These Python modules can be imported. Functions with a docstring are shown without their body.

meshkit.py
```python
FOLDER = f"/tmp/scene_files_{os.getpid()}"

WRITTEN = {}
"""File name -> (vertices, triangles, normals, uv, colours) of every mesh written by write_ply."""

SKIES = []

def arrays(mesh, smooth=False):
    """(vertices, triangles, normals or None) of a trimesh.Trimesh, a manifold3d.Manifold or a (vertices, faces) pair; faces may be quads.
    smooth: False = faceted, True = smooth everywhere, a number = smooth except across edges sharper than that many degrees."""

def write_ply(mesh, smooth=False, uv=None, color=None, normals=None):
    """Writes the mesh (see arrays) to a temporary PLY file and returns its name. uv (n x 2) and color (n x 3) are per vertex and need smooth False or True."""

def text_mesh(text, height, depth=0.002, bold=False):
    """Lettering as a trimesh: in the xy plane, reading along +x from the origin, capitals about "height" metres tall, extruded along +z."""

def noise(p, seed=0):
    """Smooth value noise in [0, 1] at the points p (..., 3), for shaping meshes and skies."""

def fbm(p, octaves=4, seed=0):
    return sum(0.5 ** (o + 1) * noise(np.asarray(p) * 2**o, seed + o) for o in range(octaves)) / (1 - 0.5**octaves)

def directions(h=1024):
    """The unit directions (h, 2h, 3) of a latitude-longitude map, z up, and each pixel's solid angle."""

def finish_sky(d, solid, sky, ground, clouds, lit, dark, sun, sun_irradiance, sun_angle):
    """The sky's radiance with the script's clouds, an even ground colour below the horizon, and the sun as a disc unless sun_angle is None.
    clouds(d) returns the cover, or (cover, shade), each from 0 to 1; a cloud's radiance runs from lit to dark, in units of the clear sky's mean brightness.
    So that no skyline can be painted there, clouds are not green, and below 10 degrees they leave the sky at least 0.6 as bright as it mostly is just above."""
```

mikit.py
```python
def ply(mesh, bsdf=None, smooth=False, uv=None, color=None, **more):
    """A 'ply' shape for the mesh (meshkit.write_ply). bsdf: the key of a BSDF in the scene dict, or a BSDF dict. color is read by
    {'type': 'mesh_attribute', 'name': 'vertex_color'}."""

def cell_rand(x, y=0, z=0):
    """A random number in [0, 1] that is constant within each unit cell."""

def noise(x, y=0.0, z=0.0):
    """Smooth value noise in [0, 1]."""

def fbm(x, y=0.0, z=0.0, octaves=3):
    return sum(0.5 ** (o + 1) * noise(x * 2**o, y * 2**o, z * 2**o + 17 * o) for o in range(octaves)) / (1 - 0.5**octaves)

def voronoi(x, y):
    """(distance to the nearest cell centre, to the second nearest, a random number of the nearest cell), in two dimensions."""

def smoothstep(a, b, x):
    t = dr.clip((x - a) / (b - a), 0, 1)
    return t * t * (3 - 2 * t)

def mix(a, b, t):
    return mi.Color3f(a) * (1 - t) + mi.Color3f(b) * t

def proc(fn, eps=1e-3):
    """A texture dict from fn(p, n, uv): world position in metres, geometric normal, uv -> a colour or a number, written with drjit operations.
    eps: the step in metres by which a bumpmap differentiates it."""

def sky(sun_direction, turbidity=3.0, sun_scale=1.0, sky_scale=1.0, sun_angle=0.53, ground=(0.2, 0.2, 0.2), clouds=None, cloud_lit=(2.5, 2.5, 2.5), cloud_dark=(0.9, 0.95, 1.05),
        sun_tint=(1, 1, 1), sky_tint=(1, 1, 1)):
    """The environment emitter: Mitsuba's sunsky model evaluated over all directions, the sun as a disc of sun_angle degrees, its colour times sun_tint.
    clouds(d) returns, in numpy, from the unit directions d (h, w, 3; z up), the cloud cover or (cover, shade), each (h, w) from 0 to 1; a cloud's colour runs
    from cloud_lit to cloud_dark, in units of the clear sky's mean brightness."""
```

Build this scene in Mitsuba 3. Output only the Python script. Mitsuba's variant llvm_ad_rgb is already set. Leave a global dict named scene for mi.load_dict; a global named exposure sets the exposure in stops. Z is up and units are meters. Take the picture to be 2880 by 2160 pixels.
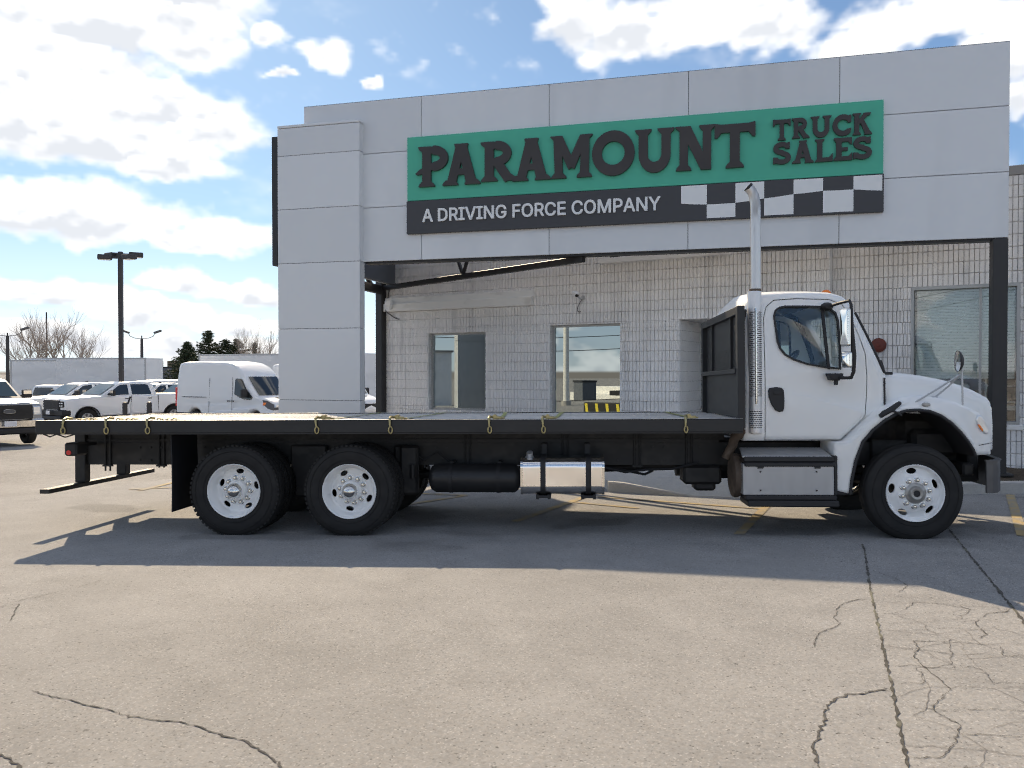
import math
import numpy as np
import trimesh
import mitsuba as mi
import manifold3d
import mapbox_earcut
from shapely import affinity
from shapely.geometry import LineString, LinearRing, Point, Polygon, box as sbox
from shapely.ops import unary_union
import drjit as dr
import mikit
import meshkit
from mikit import proc, noise, fbm, voronoi, cell_rand, smoothstep, mix

T = mi.ScalarTransform4f
PI = math.pi

# ------------------------------------------------------------------ camera, sky, exposure
EYE = 1.647
PITCH = math.atan(35 / 2330)
scene = {"type": "scene"}
labels = {}
scene["camera"] = {
    "type": "perspective", "fov": math.degrees(2 * math.atan(1440 / 2330)), "fov_axis": "x", "near_clip": 0.1, "far_clip": 2000.0,
    "to_world": T().look_at(origin=[0, 0, EYE], target=[0, math.cos(PITCH), EYE - math.sin(PITCH)], up=[0, 0, 1]),
}
SUN_AZ, SUN_EL = math.radians(23.5), math.radians(36.9)   # left of the view direction, above the horizon
SUN = [-math.sin(SUN_AZ) * math.cos(SUN_EL), math.cos(SUN_AZ) * math.cos(SUN_EL), math.sin(SUN_EL)]
# cumulus in azimuth / elevation degrees (azimuth to the right of north = +y): az, el, half widths
CUMULUS = [
    (-27.0, 21.0, 8.5, 3.6), (-20.6, 23.2, 4.4, 2.6), (-21.6, 21.0, 4.4, 2.6), (-28.0, 17.6, 6.5, 3.0), (-31.5, 15.0, 6.5, 3.4), (-23.0, 16.4, 5.6, 1.9), (-20.2, 15.4, 3.8, 2.0), (-26.5, 13.6, 8.5, 2.0), (-22.6, 12.6, 4.0, 1.2), (-31.5, 22.8, 4.0, 2.2),
    (-27.5, 9.4, 7.6, 1.9), (-19.8, 8.6, 4.4, 1.4), (-31.0, 8.9, 4.0, 1.4),
    (-16.1, 21.2, 1.5, 0.9), (-12.5, 20.2, 1.6, 1.05), (-15.4, 18.8, 0.8, 0.4), (-9.4, 19.0, 0.7, 0.35),
    (4.2, 22.6, 3.4, 2.2), (8.8, 21.4, 4.6, 2.0), (13.0, 22.4, 4.8, 2.4), (17.0, 21.6, 3.6, 1.8), (25.5, 20.6, 5.2, 2.2), (30.5, 18.8, 3.0, 2.4), (31.5, 16.0, 2.0, 1.6), (36.0, 19.0, 6.0, 4.0),
    (-21.2, 5.5, 2.8, 1.0), (-17.2, 5.3, 2.4, 0.9), (-29.0, 4.6, 5.0, 1.1), (-23.5, 3.7, 4.4, 1.0), (-18.2, 2.7, 3.8, 1.2), (-30.5, 2.0, 5.0, 1.0), (-25.0, 1.7, 5.0, 0.8), (-20.0, 1.4, 6.0, 0.8),
    (-41.0, 17.0, 7.0, 5.0), (-46.0, 8.0, 7.0, 2.6), (-38.0, 24.0, 6.0, 3.0), (-10.0, 33.0, 8.0, 3.0), (24.0, 33.0, 9.0, 4.0), (48.0, 12.0, 8.0, 3.0),
]


def cloud_cover(d):
    az = np.degrees(np.arctan2(d[..., 0], d[..., 1]))
    el = np.degrees(np.arcsin(np.clip(d[..., 2], -1, 1)))
    n1 = meshkit.fbm(d * np.array([9.0, 9.0, 14.0]) + 3.1, 5, 4)
    n2 = meshkit.fbm(d * np.array([26.0, 26.0, 34.0]) + 7.7, 4, 9)
    n3 = meshkit.fbm(d * np.array([64.0, 64.0, 80.0]) + 1.3, 4, 12)
    wob_az, wob_el = (n2 - 0.5) * 3.4, (meshkit.fbm(d * 24.0 + 20.0, 4, 21) - 0.5) * 2.2
    field, low = np.zeros(az.shape), np.zeros(az.shape)
    for a, e, ra, re in CUMULUS:
        x, y = (az + wob_az - a) / ra, (el + wob_el - e) / re
        y = np.where(y < 0, y * 1.25, y)
        v = np.clip(1.25 - np.sqrt(x * x + y * y), 0, None)
        under = np.clip(0.55 - y * 0.9 - 0.55 * np.abs(x), 0, 1)
        low = np.where(v > field, under, low)
        field = np.maximum(field, v)
    # everywhere else: the same broken cumulus from noise alone
    back = np.clip((np.abs(az) - 55) / 15, 0, 1)
    thin = np.clip((el - 26) / 8, 0, 1)
    away = np.maximum(back, thin)
    broken = np.clip((n1 - 0.49) * 5.0, 0, 1.0) * away
    low = np.where(broken > field, np.clip((n1 - 0.54) * 5, 0, 0.9), low)
    field = np.maximum(field, broken)
    edge = field + (n2 - 0.5) * 0.80 + (n3 - 0.5) * 0.50
    cover = np.clip((edge - 0.10) / 0.52, 0, 1)
    cover = cover * cover * (3 - 2 * cover)
    wisps = np.clip((n1 - 0.56) * 2.2, 0, 0.3) * np.clip((n3 - 0.3) * 2, 0, 1)
    haze = 0.50 * np.clip(1 - el / 9.0, 0, 1)
    cover = np.maximum(np.maximum(cover, wisps), haze)
    n4 = meshkit.fbm(d * np.array([15.0, 15.0, 21.0]) + 41.0, 5, 31)
    puff = [meshkit.fbm((d + np.array([-0.35, 0.0, 0.9]) * k) * np.array([30.0, 30.0, 36.0]) + 55.0, 4, 37) for k in (0.0, 0.012)]
    shade = np.clip(low * 0.70 + (n4 - 0.48) * 1.8 + (puff[1] - puff[0]) * 2.4, 0, 0.8) * np.clip(field * 1.6 - 0.12, 0, 1)
    return cover, shade


scene["sky"] = mikit.sky(SUN, turbidity=2.4, sun_scale=1.35, sky_scale=0.92, ground=(0.22, 0.21, 0.20), clouds=cloud_cover, cloud_lit=(4.6, 4.55, 4.45), cloud_dark=(2.35, 2.5, 2.75), sky_tint=(0.91, 1.0, 1.115))
exposure = 1.93

# ------------------------------------------------------------------ the place: one coordinate frame each
SLOPE_X, SLOPE_Y = 0.0067, -0.0185      # the lot drains gently away from the viewer


def gz(x, y):
    fall = np.clip((-26 - np.asarray(x, float)) / 84, 0, 1) * np.clip((14 - np.asarray(y, float)) / 20, 0, 1)   # the land drops behind and left of the viewer
    return SLOPE_X * np.clip(x, -60, 60) + SLOPE_Y * np.clip(y, -40, 72) - 6.0 * fall


def frame(o, ex, ey):
    ex, ey = np.asarray(ex, float), np.asarray(ey, float)
    m = np.eye(4)
    m[:3, 0], m[:3, 1], m[:3, 2], m[:3, 3] = ex, ey, np.cross(ex, ey), o
    return m


TRUCK = frame([-2.4712, 9.2027, -0.1971], [0.997526, -0.069941, 0.0071], [0.070061, 0.997373, -0.018398])
FASCIA = frame([-4.0316, 16.1144, 0], [0.964541, -0.263932, 0], [0.263932, 0.964541, 0])
WALL = frame([2.7798, 16.82, 0], [0.866897, -0.498488, 0], [0.498488, 0.866897, 0])


def place(x, y, heading=0.0, z=None, s=1.0):
    """A thing that stands on the lot: local x points along heading (degrees from +x)."""
    a = math.radians(heading)
    m = frame([x, y, gz(x, y) if z is None else z], [math.cos(a), math.sin(a), 0], [-math.sin(a), math.cos(a), 0])
    m[:3, :3] *= s
    return m


# ------------------------------------------------------------------ mesh helpers
def tm(v, f):
    return trimesh.Trimesh(np.asarray(v, float), np.asarray(f, int), process=False)


def cat(*ms):
    flat = []
    for m in ms:
        flat += list(m) if isinstance(m, (list, tuple)) else [m]
    return trimesh.util.concatenate(flat) if len(flat) > 1 else flat[0]


def box(x0, x1, y0, y1, z0, z1, b=0.0):
    c, h = np.array([x0 + x1, y0 + y1, z0 + z1]) / 2, np.abs(np.array([x1 - x0, y1 - y0, z1 - z0])) / 2
    b = min(b, *(h * 0.9))
    if b <= 0:
        m = trimesh.creation.box(extents=2 * h)
        m.apply_translation(c)
        return tm(m.vertices, m.faces)
    p = []
    for sx in (-1, 1):
        for sy in (-1, 1):
            for sz in (-1, 1):
                s = np.array([sx, sy, sz])
                for k in range(3):
                    q = h - b
                    q[k] = h[k]
                    p.append(s * q)
    m = trimesh.Trimesh(np.array(p)).convex_hull
    return tm(m.vertices + c, m.faces)


def cyl(p0, p1, r, n=20, r1=None, caps=True):
    p0, p1 = np.asarray(p0, float), np.asarray(p1, float)
    return tube([p0, p1], [r, r if r1 is None else r1], n, caps)


def tube(pts, r, n=10, caps=True):
    pts = np.asarray(pts, float)
    r = np.broadcast_to(np.asarray(r, float), (len(pts),))
    t = np.gradient(pts, axis=0)
    t /= np.maximum(np.linalg.norm(t, axis=1, keepdims=True), 1e-12)
    up = np.array([0, 0, 1.0]) if abs(t[0][2]) < 0.9 else np.array([1.0, 0, 0])
    u = np.cross(t[0], up)
    u /= np.linalg.norm(u)
    a = np.arange(n) * 2 * PI / n
    v, f = [], []
    for i in range(len(pts)):
        u = u - t[i] * (u @ t[i])
        u /= np.linalg.norm(u)
        w = np.cross(t[i], u)
        v.append(pts[i] + r[i] * (np.cos(a)[:, None] * u + np.sin(a)[:, None] * w))
    v = np.vstack(v)
    k = np.arange(n)
    for i in range(len(pts) - 1):
        A, B = i * n + k, i * n + (k + 1) % n
        f += [np.stack([A, B, B + n], 1), np.stack([A, B + n, A + n], 1)]
    if caps:
        e = len(v)
        v = np.vstack([v, pts[:1], pts[-1:]])
        L = (len(pts) - 1) * n
        f += [np.stack([(k + 1) % n, k, k * 0 + e], 1), np.stack([L + k, L + (k + 1) % n, k * 0 + e + 1], 1)]
    return tm(v, np.vstack(f))


def lathe(prof, n=32, axis="y", closed=False):
    """prof: (radius, height) pairs turned about the axis."""
    p = np.asarray(prof, float)
    a = np.arange(n) * 2 * PI / n
    v = np.stack([p[:, None, 0] * np.cos(a), p[:, None, 0] * np.sin(a), np.broadcast_to(p[:, None, 1], (len(p), n))], -1).reshape(-1, 3)
    k, f = np.arange(n), []
    m = len(p)
    for i in range(m if closed else m - 1):
        A, B = i * n + k, i * n + (k + 1) % n
        C_, D_ = ((i + 1) % m) * n + k, ((i + 1) % m) * n + (k + 1) % n
        f += [np.stack([A, B, D_], 1), np.stack([A, D_, C_], 1)]
    if axis == "y":
        v = v[:, [0, 2, 1]]
        f = [q[:, ::-1] for q in f]
    elif axis == "x":
        v = v[:, [2, 0, 1]]
    return tm(v, np.vstack(f))


def extr(poly, h0, h1, axis="y"):
    """A shapely shape (or points) extruded: axis y = profile in (x, z), z = plan in (x, y), x = section in (y, z)."""
    if not hasattr(poly, "geom_type"):
        poly = Polygon(poly)
    out = []
    for g in getattr(poly, "geoms", [poly]):
        if g.geom_type != "Polygon" or g.area < 1e-8:
            continue
        m = trimesh.creation.extrude_polygon(g, h1 - h0, engine="earcut")
        v, f = np.array(m.vertices), np.array(m.faces)
        v[:, 2] += h0
        if axis == "y":
            v, f = v[:, [0, 2, 1]], f[:, ::-1]
        elif axis == "x":
            v = v[:, [2, 0, 1]]
        out.append(tm(v, f))
    return cat(out)


def inset(p, d):
    """Moves a counter-clockwise outline inwards by d."""
    a, b = p - np.roll(p, 1, 0), np.roll(p, -1, 0) - p
    na, nb = np.stack([-a[:, 1], a[:, 0]], 1), np.stack([-b[:, 1], b[:, 0]], 1)
    na /= np.maximum(np.linalg.norm(na, axis=1, keepdims=True), 1e-9)
    nb /= np.maximum(np.linalg.norm(nb, axis=1, keepdims=True), 1e-9)
    m = na + nb
    m /= np.maximum((m * m).sum(1, keepdims=True) / 2, 0.6)
    return p + m * d


def slab(prof, y0, y1, b=0.05, steps=3, cuts=()):
    """A profile in (x, z) made into a slab from y0 to y1 with rounded edges; cuts: extra y positions."""
    p = np.asarray(prof, float)
    if Polygon(p).exterior.is_ccw is False:
        p = p[::-1]
    ang = np.linspace(0, PI / 2, steps + 1)
    rings = [(y0 + b * (1 - math.sin(a)), b * (1 - math.cos(a))) for a in ang[::-1]]
    rings += [(y, 0.0) for y in cuts]
    rings += [(y1 - b * (1 - math.sin(a)), b * (1 - math.cos(a))) for a in ang]
    n, v = len(p), []
    for y, d in rings:
        q = inset(p, d)
        v.append(np.stack([q[:, 0], np.full(n, y), q[:, 1]], 1))
    v = np.vstack(v)
    k, f = np.arange(n), []
    for i in range(len(rings) - 1):
        A, B = i * n + k, i * n + (k + 1) % n
        f += [np.stack([A, B, B + n], 1), np.stack([A, B + n, A + n], 1)]
    cap = mapbox_earcut.triangulate_float64(inset(p, b).astype(np.float64), np.array([n], np.uint32)).reshape(-1, 3).astype(int)
    q = p[cap]
    if np.cross(q[:, 1] - q[:, 0], q[:, 2] - q[:, 0]).sum() < 0:
        cap = cap[:, ::-1]
    f += [cap[:, ::-1], cap + (len(rings) - 1) * n]
    m = tm(v, np.vstack(f))
    if m.volume < 0:
        m = tm(v, m.faces[:, ::-1])
    return m


def mf(m):
    m = trimesh.Trimesh(m.vertices, m.faces, process=True)
    if m.volume < 0:
        m.invert()
    return manifold3d.Manifold(manifold3d.Mesh(np.asarray(m.vertices, np.float32), np.asarray(m.faces, np.uint32)))


def un(m):
    q = m.to_mesh()
    return tm(np.array(q.vert_properties[:, :3], float), np.array(q.tri_verts, int))


def mapv(m, fn):
    return tm(fn(np.array(m.vertices)), m.faces)


def moved(m, t=(0, 0, 0), rx=0, ry=0, rz=0, s=None):
    v = np.array(m.vertices)
    if s is not None:
        v = v * np.asarray(s)
    for ang, (i, j) in ((rx, (1, 2)), (ry, (2, 0)), (rz, (0, 1))):
        if ang:
            c, q = math.cos(ang), math.sin(ang)
            a, b = v[:, i].copy(), v[:, j].copy()
            v[:, i], v[:, j] = a * c - b * q, a * q + b * c
    f = m.faces
    if s is not None and np.prod(s) < 0:
        f = f[:, ::-1]
    return tm(v + np.asarray(t), f)


def ribbon(pts, w, z, thick=0.0):
    """A flat strip along pts (x, y), of width w (a number or one per point), lying at height z(x, y)."""
    p = np.asarray(pts, float)
    w = np.broadcast_to(np.asarray(w, float), (len(p),))
    t = np.gradient(p, axis=0)
    t /= np.linalg.norm(t, axis=1, keepdims=True)
    n = np.stack([-t[:, 1], t[:, 0]], 1) * w[:, None] / 2
    L, R = p + n, p - n
    q = np.empty((2 * len(p), 2))
    q[0::2], q[1::2] = L, R
    v = np.column_stack([q, z(q[:, 0], q[:, 1])])
    f = []
    for i in range(len(p) - 1):
        a = 2 * i
        f += [[a, a + 1, a + 3], [a, a + 3, a + 2]]
    return tm(v, f)


# ------------------------------------------------------------------ scene entries
COUNT = {}


def uniq(base):
    k = COUNT.get(base, -1) + 1
    COUNT[base] = k
    return base if k == 0 else f"{base}_{k:03d}"


def thing(name, label, category, group=None):
    key = uniq(name)
    labels[key] = {"label": label, "category": category}
    if group:
        labels[key]["group"] = group
    return key


def structure(name, label=None):
    key = uniq(name)
    labels[key] = {"kind": "structure"}
    if label:
        labels[key]["label"] = label
    return key


def ent(key, mesh, mat, smooth=35, tw=None, **kw):
    e = mikit.ply(mesh, mat, smooth=smooth)
    if tw is not None:
        e["to_world"] = T(tw)
    e.update(kw)
    scene[key] = e
    return key


def part(parent, name, mesh, mat, smooth=35, tw=None, label=None, kind=None):
    key = uniq(f"{parent}__{name}")
    ent(key, mesh, mat, smooth, tw)
    if label or kind:
        labels[key] = {}
        if label:
            labels[key]["label"] = label
        if kind:
            labels[key]["kind"] = kind
    return key


def share(parent, name, entry, tw):
    """One more copy of a shape dict under the parent's key."""
    key = uniq(f"{parent}__{name}")
    scene[key] = {**entry, "to_world": T(tw)}
    return key


# ------------------------------------------------------------------ materials
def rgb(*c):
    return {"type": "rgb", "value": list(c)}


def mat(name, color, rough=0.5, metal=0.0, spec=0.5, coat=0.0, two=True, bump=None, bscale=1.0, **kw):
    b = {"type": "principled", "base_color": proc(color) if callable(color) else rgb(*color), "roughness": proc(rough) if callable(rough) else rough, "metallic": metal, "specular": spec, **kw}
    if coat:
        b.update({"clearcoat": coat, "clearcoat_gloss": 0.95})
    if bump is not None:
        b = {"type": "bumpmap", "arbitrary": {**proc(bump, 1.5e-3)}, "scale": bscale, "bsdf": b}
    scene[name] = {"type": "twosided", "bsdf": b} if two else b
    return name


def asphalt(p, n, uv):
    grain = noise(p.x * 150, p.y * 150, 0.0)
    grain2 = noise(p.x * 62, p.y * 62, 5.0)
    blotch = fbm(p.x * 0.55, p.y * 0.55, 2.0, 4)
    fine = fbm(p.x * 3.5, p.y * 3.5, 9.0, 3)
    worn = fbm(p.x * 0.16 + p.y * 0.05, p.y * 0.22, 7.0, 3)
    base = 0.203 + (blotch - 0.5) * 0.05 + (fine - 0.5) * 0.05 + (worn - 0.5) * 0.06
    f1, f2, who = voronoi(p.x * 31 + 0.7 * noise(p.x * 60, p.y * 60), p.y * 31)
    pits = smoothstep(0.965, 0.99, who) * smoothstep(0.34, 0.14, f1 + 0.25 * (noise(p.x * 120, p.y * 120) - 0.5)) * smoothstep(0.35, 0.6, noise(p.x * 1.7, p.y * 1.7, 4.0))
    f1b, f2b, whob = voronoi(p.x * 75, p.y * 75)
    light = smoothstep(0.86, 0.96, whob) * smoothstep(0.5, 0.3, f1b)
    dark = smoothstep(0.10, 0.02, whob) * smoothstep(0.5, 0.3, f1b)
    v = base * (0.80 + 0.22 * grain + 0.20 * grain2) + 0.09 * light - 0.09 * dark
    v = v * (1 - 0.62 * pits)
    oil = smoothstep(0.62, 0.75, fbm(p.x * 0.9, p.y * 1.3, 31.0, 3)) * smoothstep(7.8, 9.0, p.y) * smoothstep(14.0, 11.0, p.y)
    v = dr.maximum(v * (1 - 0.30 * oil), 0.03)
    warm = smoothstep(0.35, 0.7, noise(p.x * 90, p.y * 90, 3.0))
    return mi.Color3f(v * (0.985 + 0.025 * warm), v * 0.985, v * (0.98 - 0.025 * warm))


def asphalt_bump(p, n, uv):
    return noise(p.x * 110, p.y * 110, 0.0) + 0.6 * noise(p.x * 45, p.y * 45, 4.0)


mat("asphalt", asphalt, 0.85, spec=0.25, bump=asphalt_bump, bscale=0.0016)


def far_asphalt(p, n, uv):
    v = 0.185 + (fbm(p.x * 0.5, p.y * 0.5, 1.0, 4) - 0.5) * 0.10 + (noise(p.x * 40, p.y * 40) - 0.5) * 0.06 + (noise(p.x * 9, p.y * 9) - 0.5) * 0.03
    return mi.Color3f(v, v * 0.985, v * 0.965)


mat("old_asphalt", far_asphalt, 0.85, spec=0.25)


def concrete(p, n, uv):
    v = 0.40 + (fbm(p.x * 1.4, p.y * 1.4, p.z * 3, 4) - 0.5) * 0.14 + (noise(p.x * 70, p.y * 70, p.z * 70) - 0.5) * 0.08
    return mi.Color3f(v, v * 0.965, v * 0.90)


mat("concrete", concrete, 0.85, spec=0.25)


def crackc(p, n, uv):
    v = 0.06 + 0.06 * noise(p.x * 60, p.y * 60)
    return mi.Color3f(v, v * 0.97, v * 0.92)


mat("hairline", lambda p, n, uv: mix((0.14, 0.132, 0.125), (0.19, 0.182, 0.172), noise(p.x * 30, p.y * 30)), 0.95, spec=0.1)
mat("crack_fill", crackc, 0.95, spec=0.1)


def jointc(p, n, uv):
    g = smoothstep(0.5, 0.8, fbm(p.x * 5, p.y * 5, 0.0, 3))
    v = 0.05 + 0.05 * noise(p.x * 50, p.y * 50)
    return mi.Color3f(v + 0.07 * g, v * 0.97 + 0.07 * g, v * 0.9 + 0.045 * g)


mat("joint_fill", jointc, 0.95, spec=0.1)


def yellow(p, n, uv):
    wear = smoothstep(0.42, 0.62, fbm(p.x * 9, p.y * 9, 3.0, 4))
    return mix((0.34, 0.25, 0.11), (0.25, 0.225, 0.18), 0.3 + wear * 0.65)


mat("line_paint", yellow, 0.8, spec=0.2)
mat("mulch", lambda p, n, uv: mix((0.035, 0.028, 0.022), (0.10, 0.08, 0.06), noise(p.x * 45, p.y * 45, p.z * 45)), 0.95, spec=0.1)


def blockc(p, n, uv):
    cell = noise(p.x * 2.3 + p.y * 2.3, p.z * 4.9, 3.0)
    dirt = fbm(p.x * 1.1, p.y * 1.1, p.z * 2.2, 4)
    pit = noise(p.x * 70, p.y * 70, p.z * 70)
    drip = smoothstep(0.55, 0.8, fbm((p.x * 0.87 - p.y * 0.5) * 4, p.z * 0.35, 8.0, 3))
    v = 0.86 + (cell - 0.5) * 0.09 + (dirt - 0.5) * 0.14 - smoothstep(0.62, 0.9, pit) * 0.12
    v = v * (1 - 0.12 * drip)
    return mi.Color3f(v, v * 0.99, v * 0.975)


mat("block_paint", blockc, 0.75, spec=0.3, bump=lambda p, n, uv: fbm(p.x * 38, p.y * 38, p.z * 38, 3), bscale=0.004)
mat("mortar", lambda p, n, uv: mix((0.44, 0.435, 0.425), (0.60, 0.59, 0.58), fbm(p.x * 6, p.y * 6, p.z * 6, 3)), 0.9, spec=0.2)
mat("white_trim", lambda p, n, uv: mix((0.80, 0.80, 0.78), (0.64, 0.63, 0.61), smoothstep(0.5, 0.8, fbm(p.x * 3, p.y * 3, p.z * 5, 4))), 0.55, spec=0.4)
mat("coping_metal", (0.30, 0.29, 0.28), 0.45, spec=0.5)
for _i, _k in enumerate((1.0, 0.965, 1.03)):
    mat("silver_panel" + ("", "_second", "_third")[_i], (lambda k: lambda p, n, uv: mi.Color3f(0.64, 0.655, 0.67) * (k * (1.0 + 0.10 * (fbm(p.x * 0.5 + 3 * k, p.y * 0.5, p.z * 0.35, 3) - 0.5) - 0.05 * smoothstep(0.55, 0.8, fbm((p.x + p.y) * 3.0, p.z * 0.25, 4.0 * k, 3)))))(_k), 0.42, metal=0.2, spec=0.5)
PANELS = ("silver_panel", "silver_panel_second", "silver_panel_third")
mat("panel_joint", (0.13, 0.13, 0.14), 0.8)
mat("black_steel", (0.018, 0.018, 0.020), 0.45, spec=0.5)
mat("sign_green", lambda p, n, uv: mi.Color3f(0.070, 0.415, 0.29) * (1.0 + 0.10 * (fbm(p.x * 1.5, p.y * 1.5, p.z * 1.5, 3) - 0.5)), 0.5, spec=0.4)
mat("sign_black", (0.045, 0.046, 0.052), 0.5, spec=0.5)
mat("letter_bronze", lambda p, n, uv: mix((0.024, 0.021, 0.020), (0.048, 0.041, 0.038), fbm(p.x * 2.0, p.y * 2.0, p.z * 2.0, 3)), 0.45, spec=0.5)
mat("letter_white", (0.72, 0.74, 0.75), 0.5)
mat("letter_side", (0.03, 0.03, 0.03), 0.6)

mat("white_paint", lambda p, n, uv: mi.Color3f(0.78, 0.785, 0.775) * (1.0 - 0.05 * fbm(p.x * 2, p.y * 2, p.z * 2, 3)), 0.32, spec=0.5, coat=1.0)
mat("car_white", (0.76, 0.77, 0.775), 0.35, spec=0.5, coat=1.0)
mat("car_silver", (0.27, 0.28, 0.295), 0.35, metal=0.3, coat=1.0)
mat("trailer_white", lambda p, n, uv: mi.Color3f(0.72, 0.73, 0.74) * (1 - 0.10 * smoothstep(0.4, 0.8, fbm(p.x * 0.6, p.y * 0.6, p.z * 1.4, 4))), 0.5, spec=0.4)
mat("black_trim", (0.022, 0.022, 0.024), 0.55, spec=0.4)
mat("black_frame", lambda p, n, uv: mix((0.012, 0.012, 0.013), (0.032, 0.030, 0.028), smoothstep(0.45, 0.75, fbm(p.x * 5, p.y * 5, p.z * 5, 4))), 0.55, spec=0.45)
mat("body_black", lambda p, n, uv: mix((0.013, 0.014, 0.016), (0.026, 0.026, 0.027), fbm(p.x * 3, p.y * 3, p.z * 7, 3)), 0.42, spec=0.4)
mat("worn_steel", lambda p, n, uv: mix((0.55, 0.54, 0.52), (0.22, 0.21, 0.20), smoothstep(0.45, 0.65, fbm(p.x * 4, p.y * 4, p.z * 4, 3))), 0.35, metal=0.8)
mat("dark_bumper", lambda p, n, uv: mi.Color3f(0.10, 0.103, 0.112) * (0.85 + 0.3 * fbm(p.x * 10, p.y * 10, p.z * 10, 3)), 0.35, metal=0.7)
mat("tire_rubber", lambda p, n, uv: mix((0.012, 0.012, 0.013), (0.027, 0.026, 0.025), fbm(p.x * 9, p.y * 9, p.z * 9, 3)), 0.7, spec=0.3)
mat("rubber_flap", (0.012, 0.013, 0.016), 0.6, spec=0.4)
mat("wheel_white", lambda p, n, uv: mix((0.80, 0.80, 0.79), (0.60, 0.585, 0.56), smoothstep(0.5, 0.85, fbm(p.x * 7, p.y * 7, p.z * 7, 3)) * 0.5), 0.4, spec=0.5, coat=0.4)
mat("hub_metal", lambda p, n, uv: mix((0.30, 0.29, 0.27), (0.48, 0.47, 0.45), fbm(p.x * 30, p.y * 30, p.z * 30, 2)), 0.45, metal=0.8)
scene["chrome"] = {"type": "roughconductor", "material": "Ag", "alpha": 0.02, "specular_reflectance": rgb(0.74, 0.74, 0.75)}
scene["mirror_glass"] = {"type": "roughconductor", "material": "Ag", "alpha": 0.01, "specular_reflectance": rgb(0.88, 0.9, 0.92)}
scene["polished_tank"] = {"type": "bumpmap", "arbitrary": proc(lambda p, n, uv: fbm(p.x * 2.5, p.y * 2.5, p.z * 3.0, 2), 2e-3), "scale": 0.012, "bsdf": {"type": "roughconductor", "material": "Al", "alpha": 0.03, "specular_reflectance": rgb(0.93, 0.93, 0.92)}}
mat("dull_aluminium", lambda p, n, uv: mi.Color3f(0.43, 0.435, 0.445) * (0.9 + 0.2 * fbm(p.x * 14, p.y * 14, p.z * 3, 3)), 0.45, metal=0.7)
mat("stack_metal", lambda p, n, uv: mix((0.62, 0.61, 0.60), (0.36, 0.34, 0.32), smoothstep(0.55, 0.8, fbm(p.x * 9, p.y * 9, p.z * 2.5, 4))), 0.33, metal=0.75)
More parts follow.
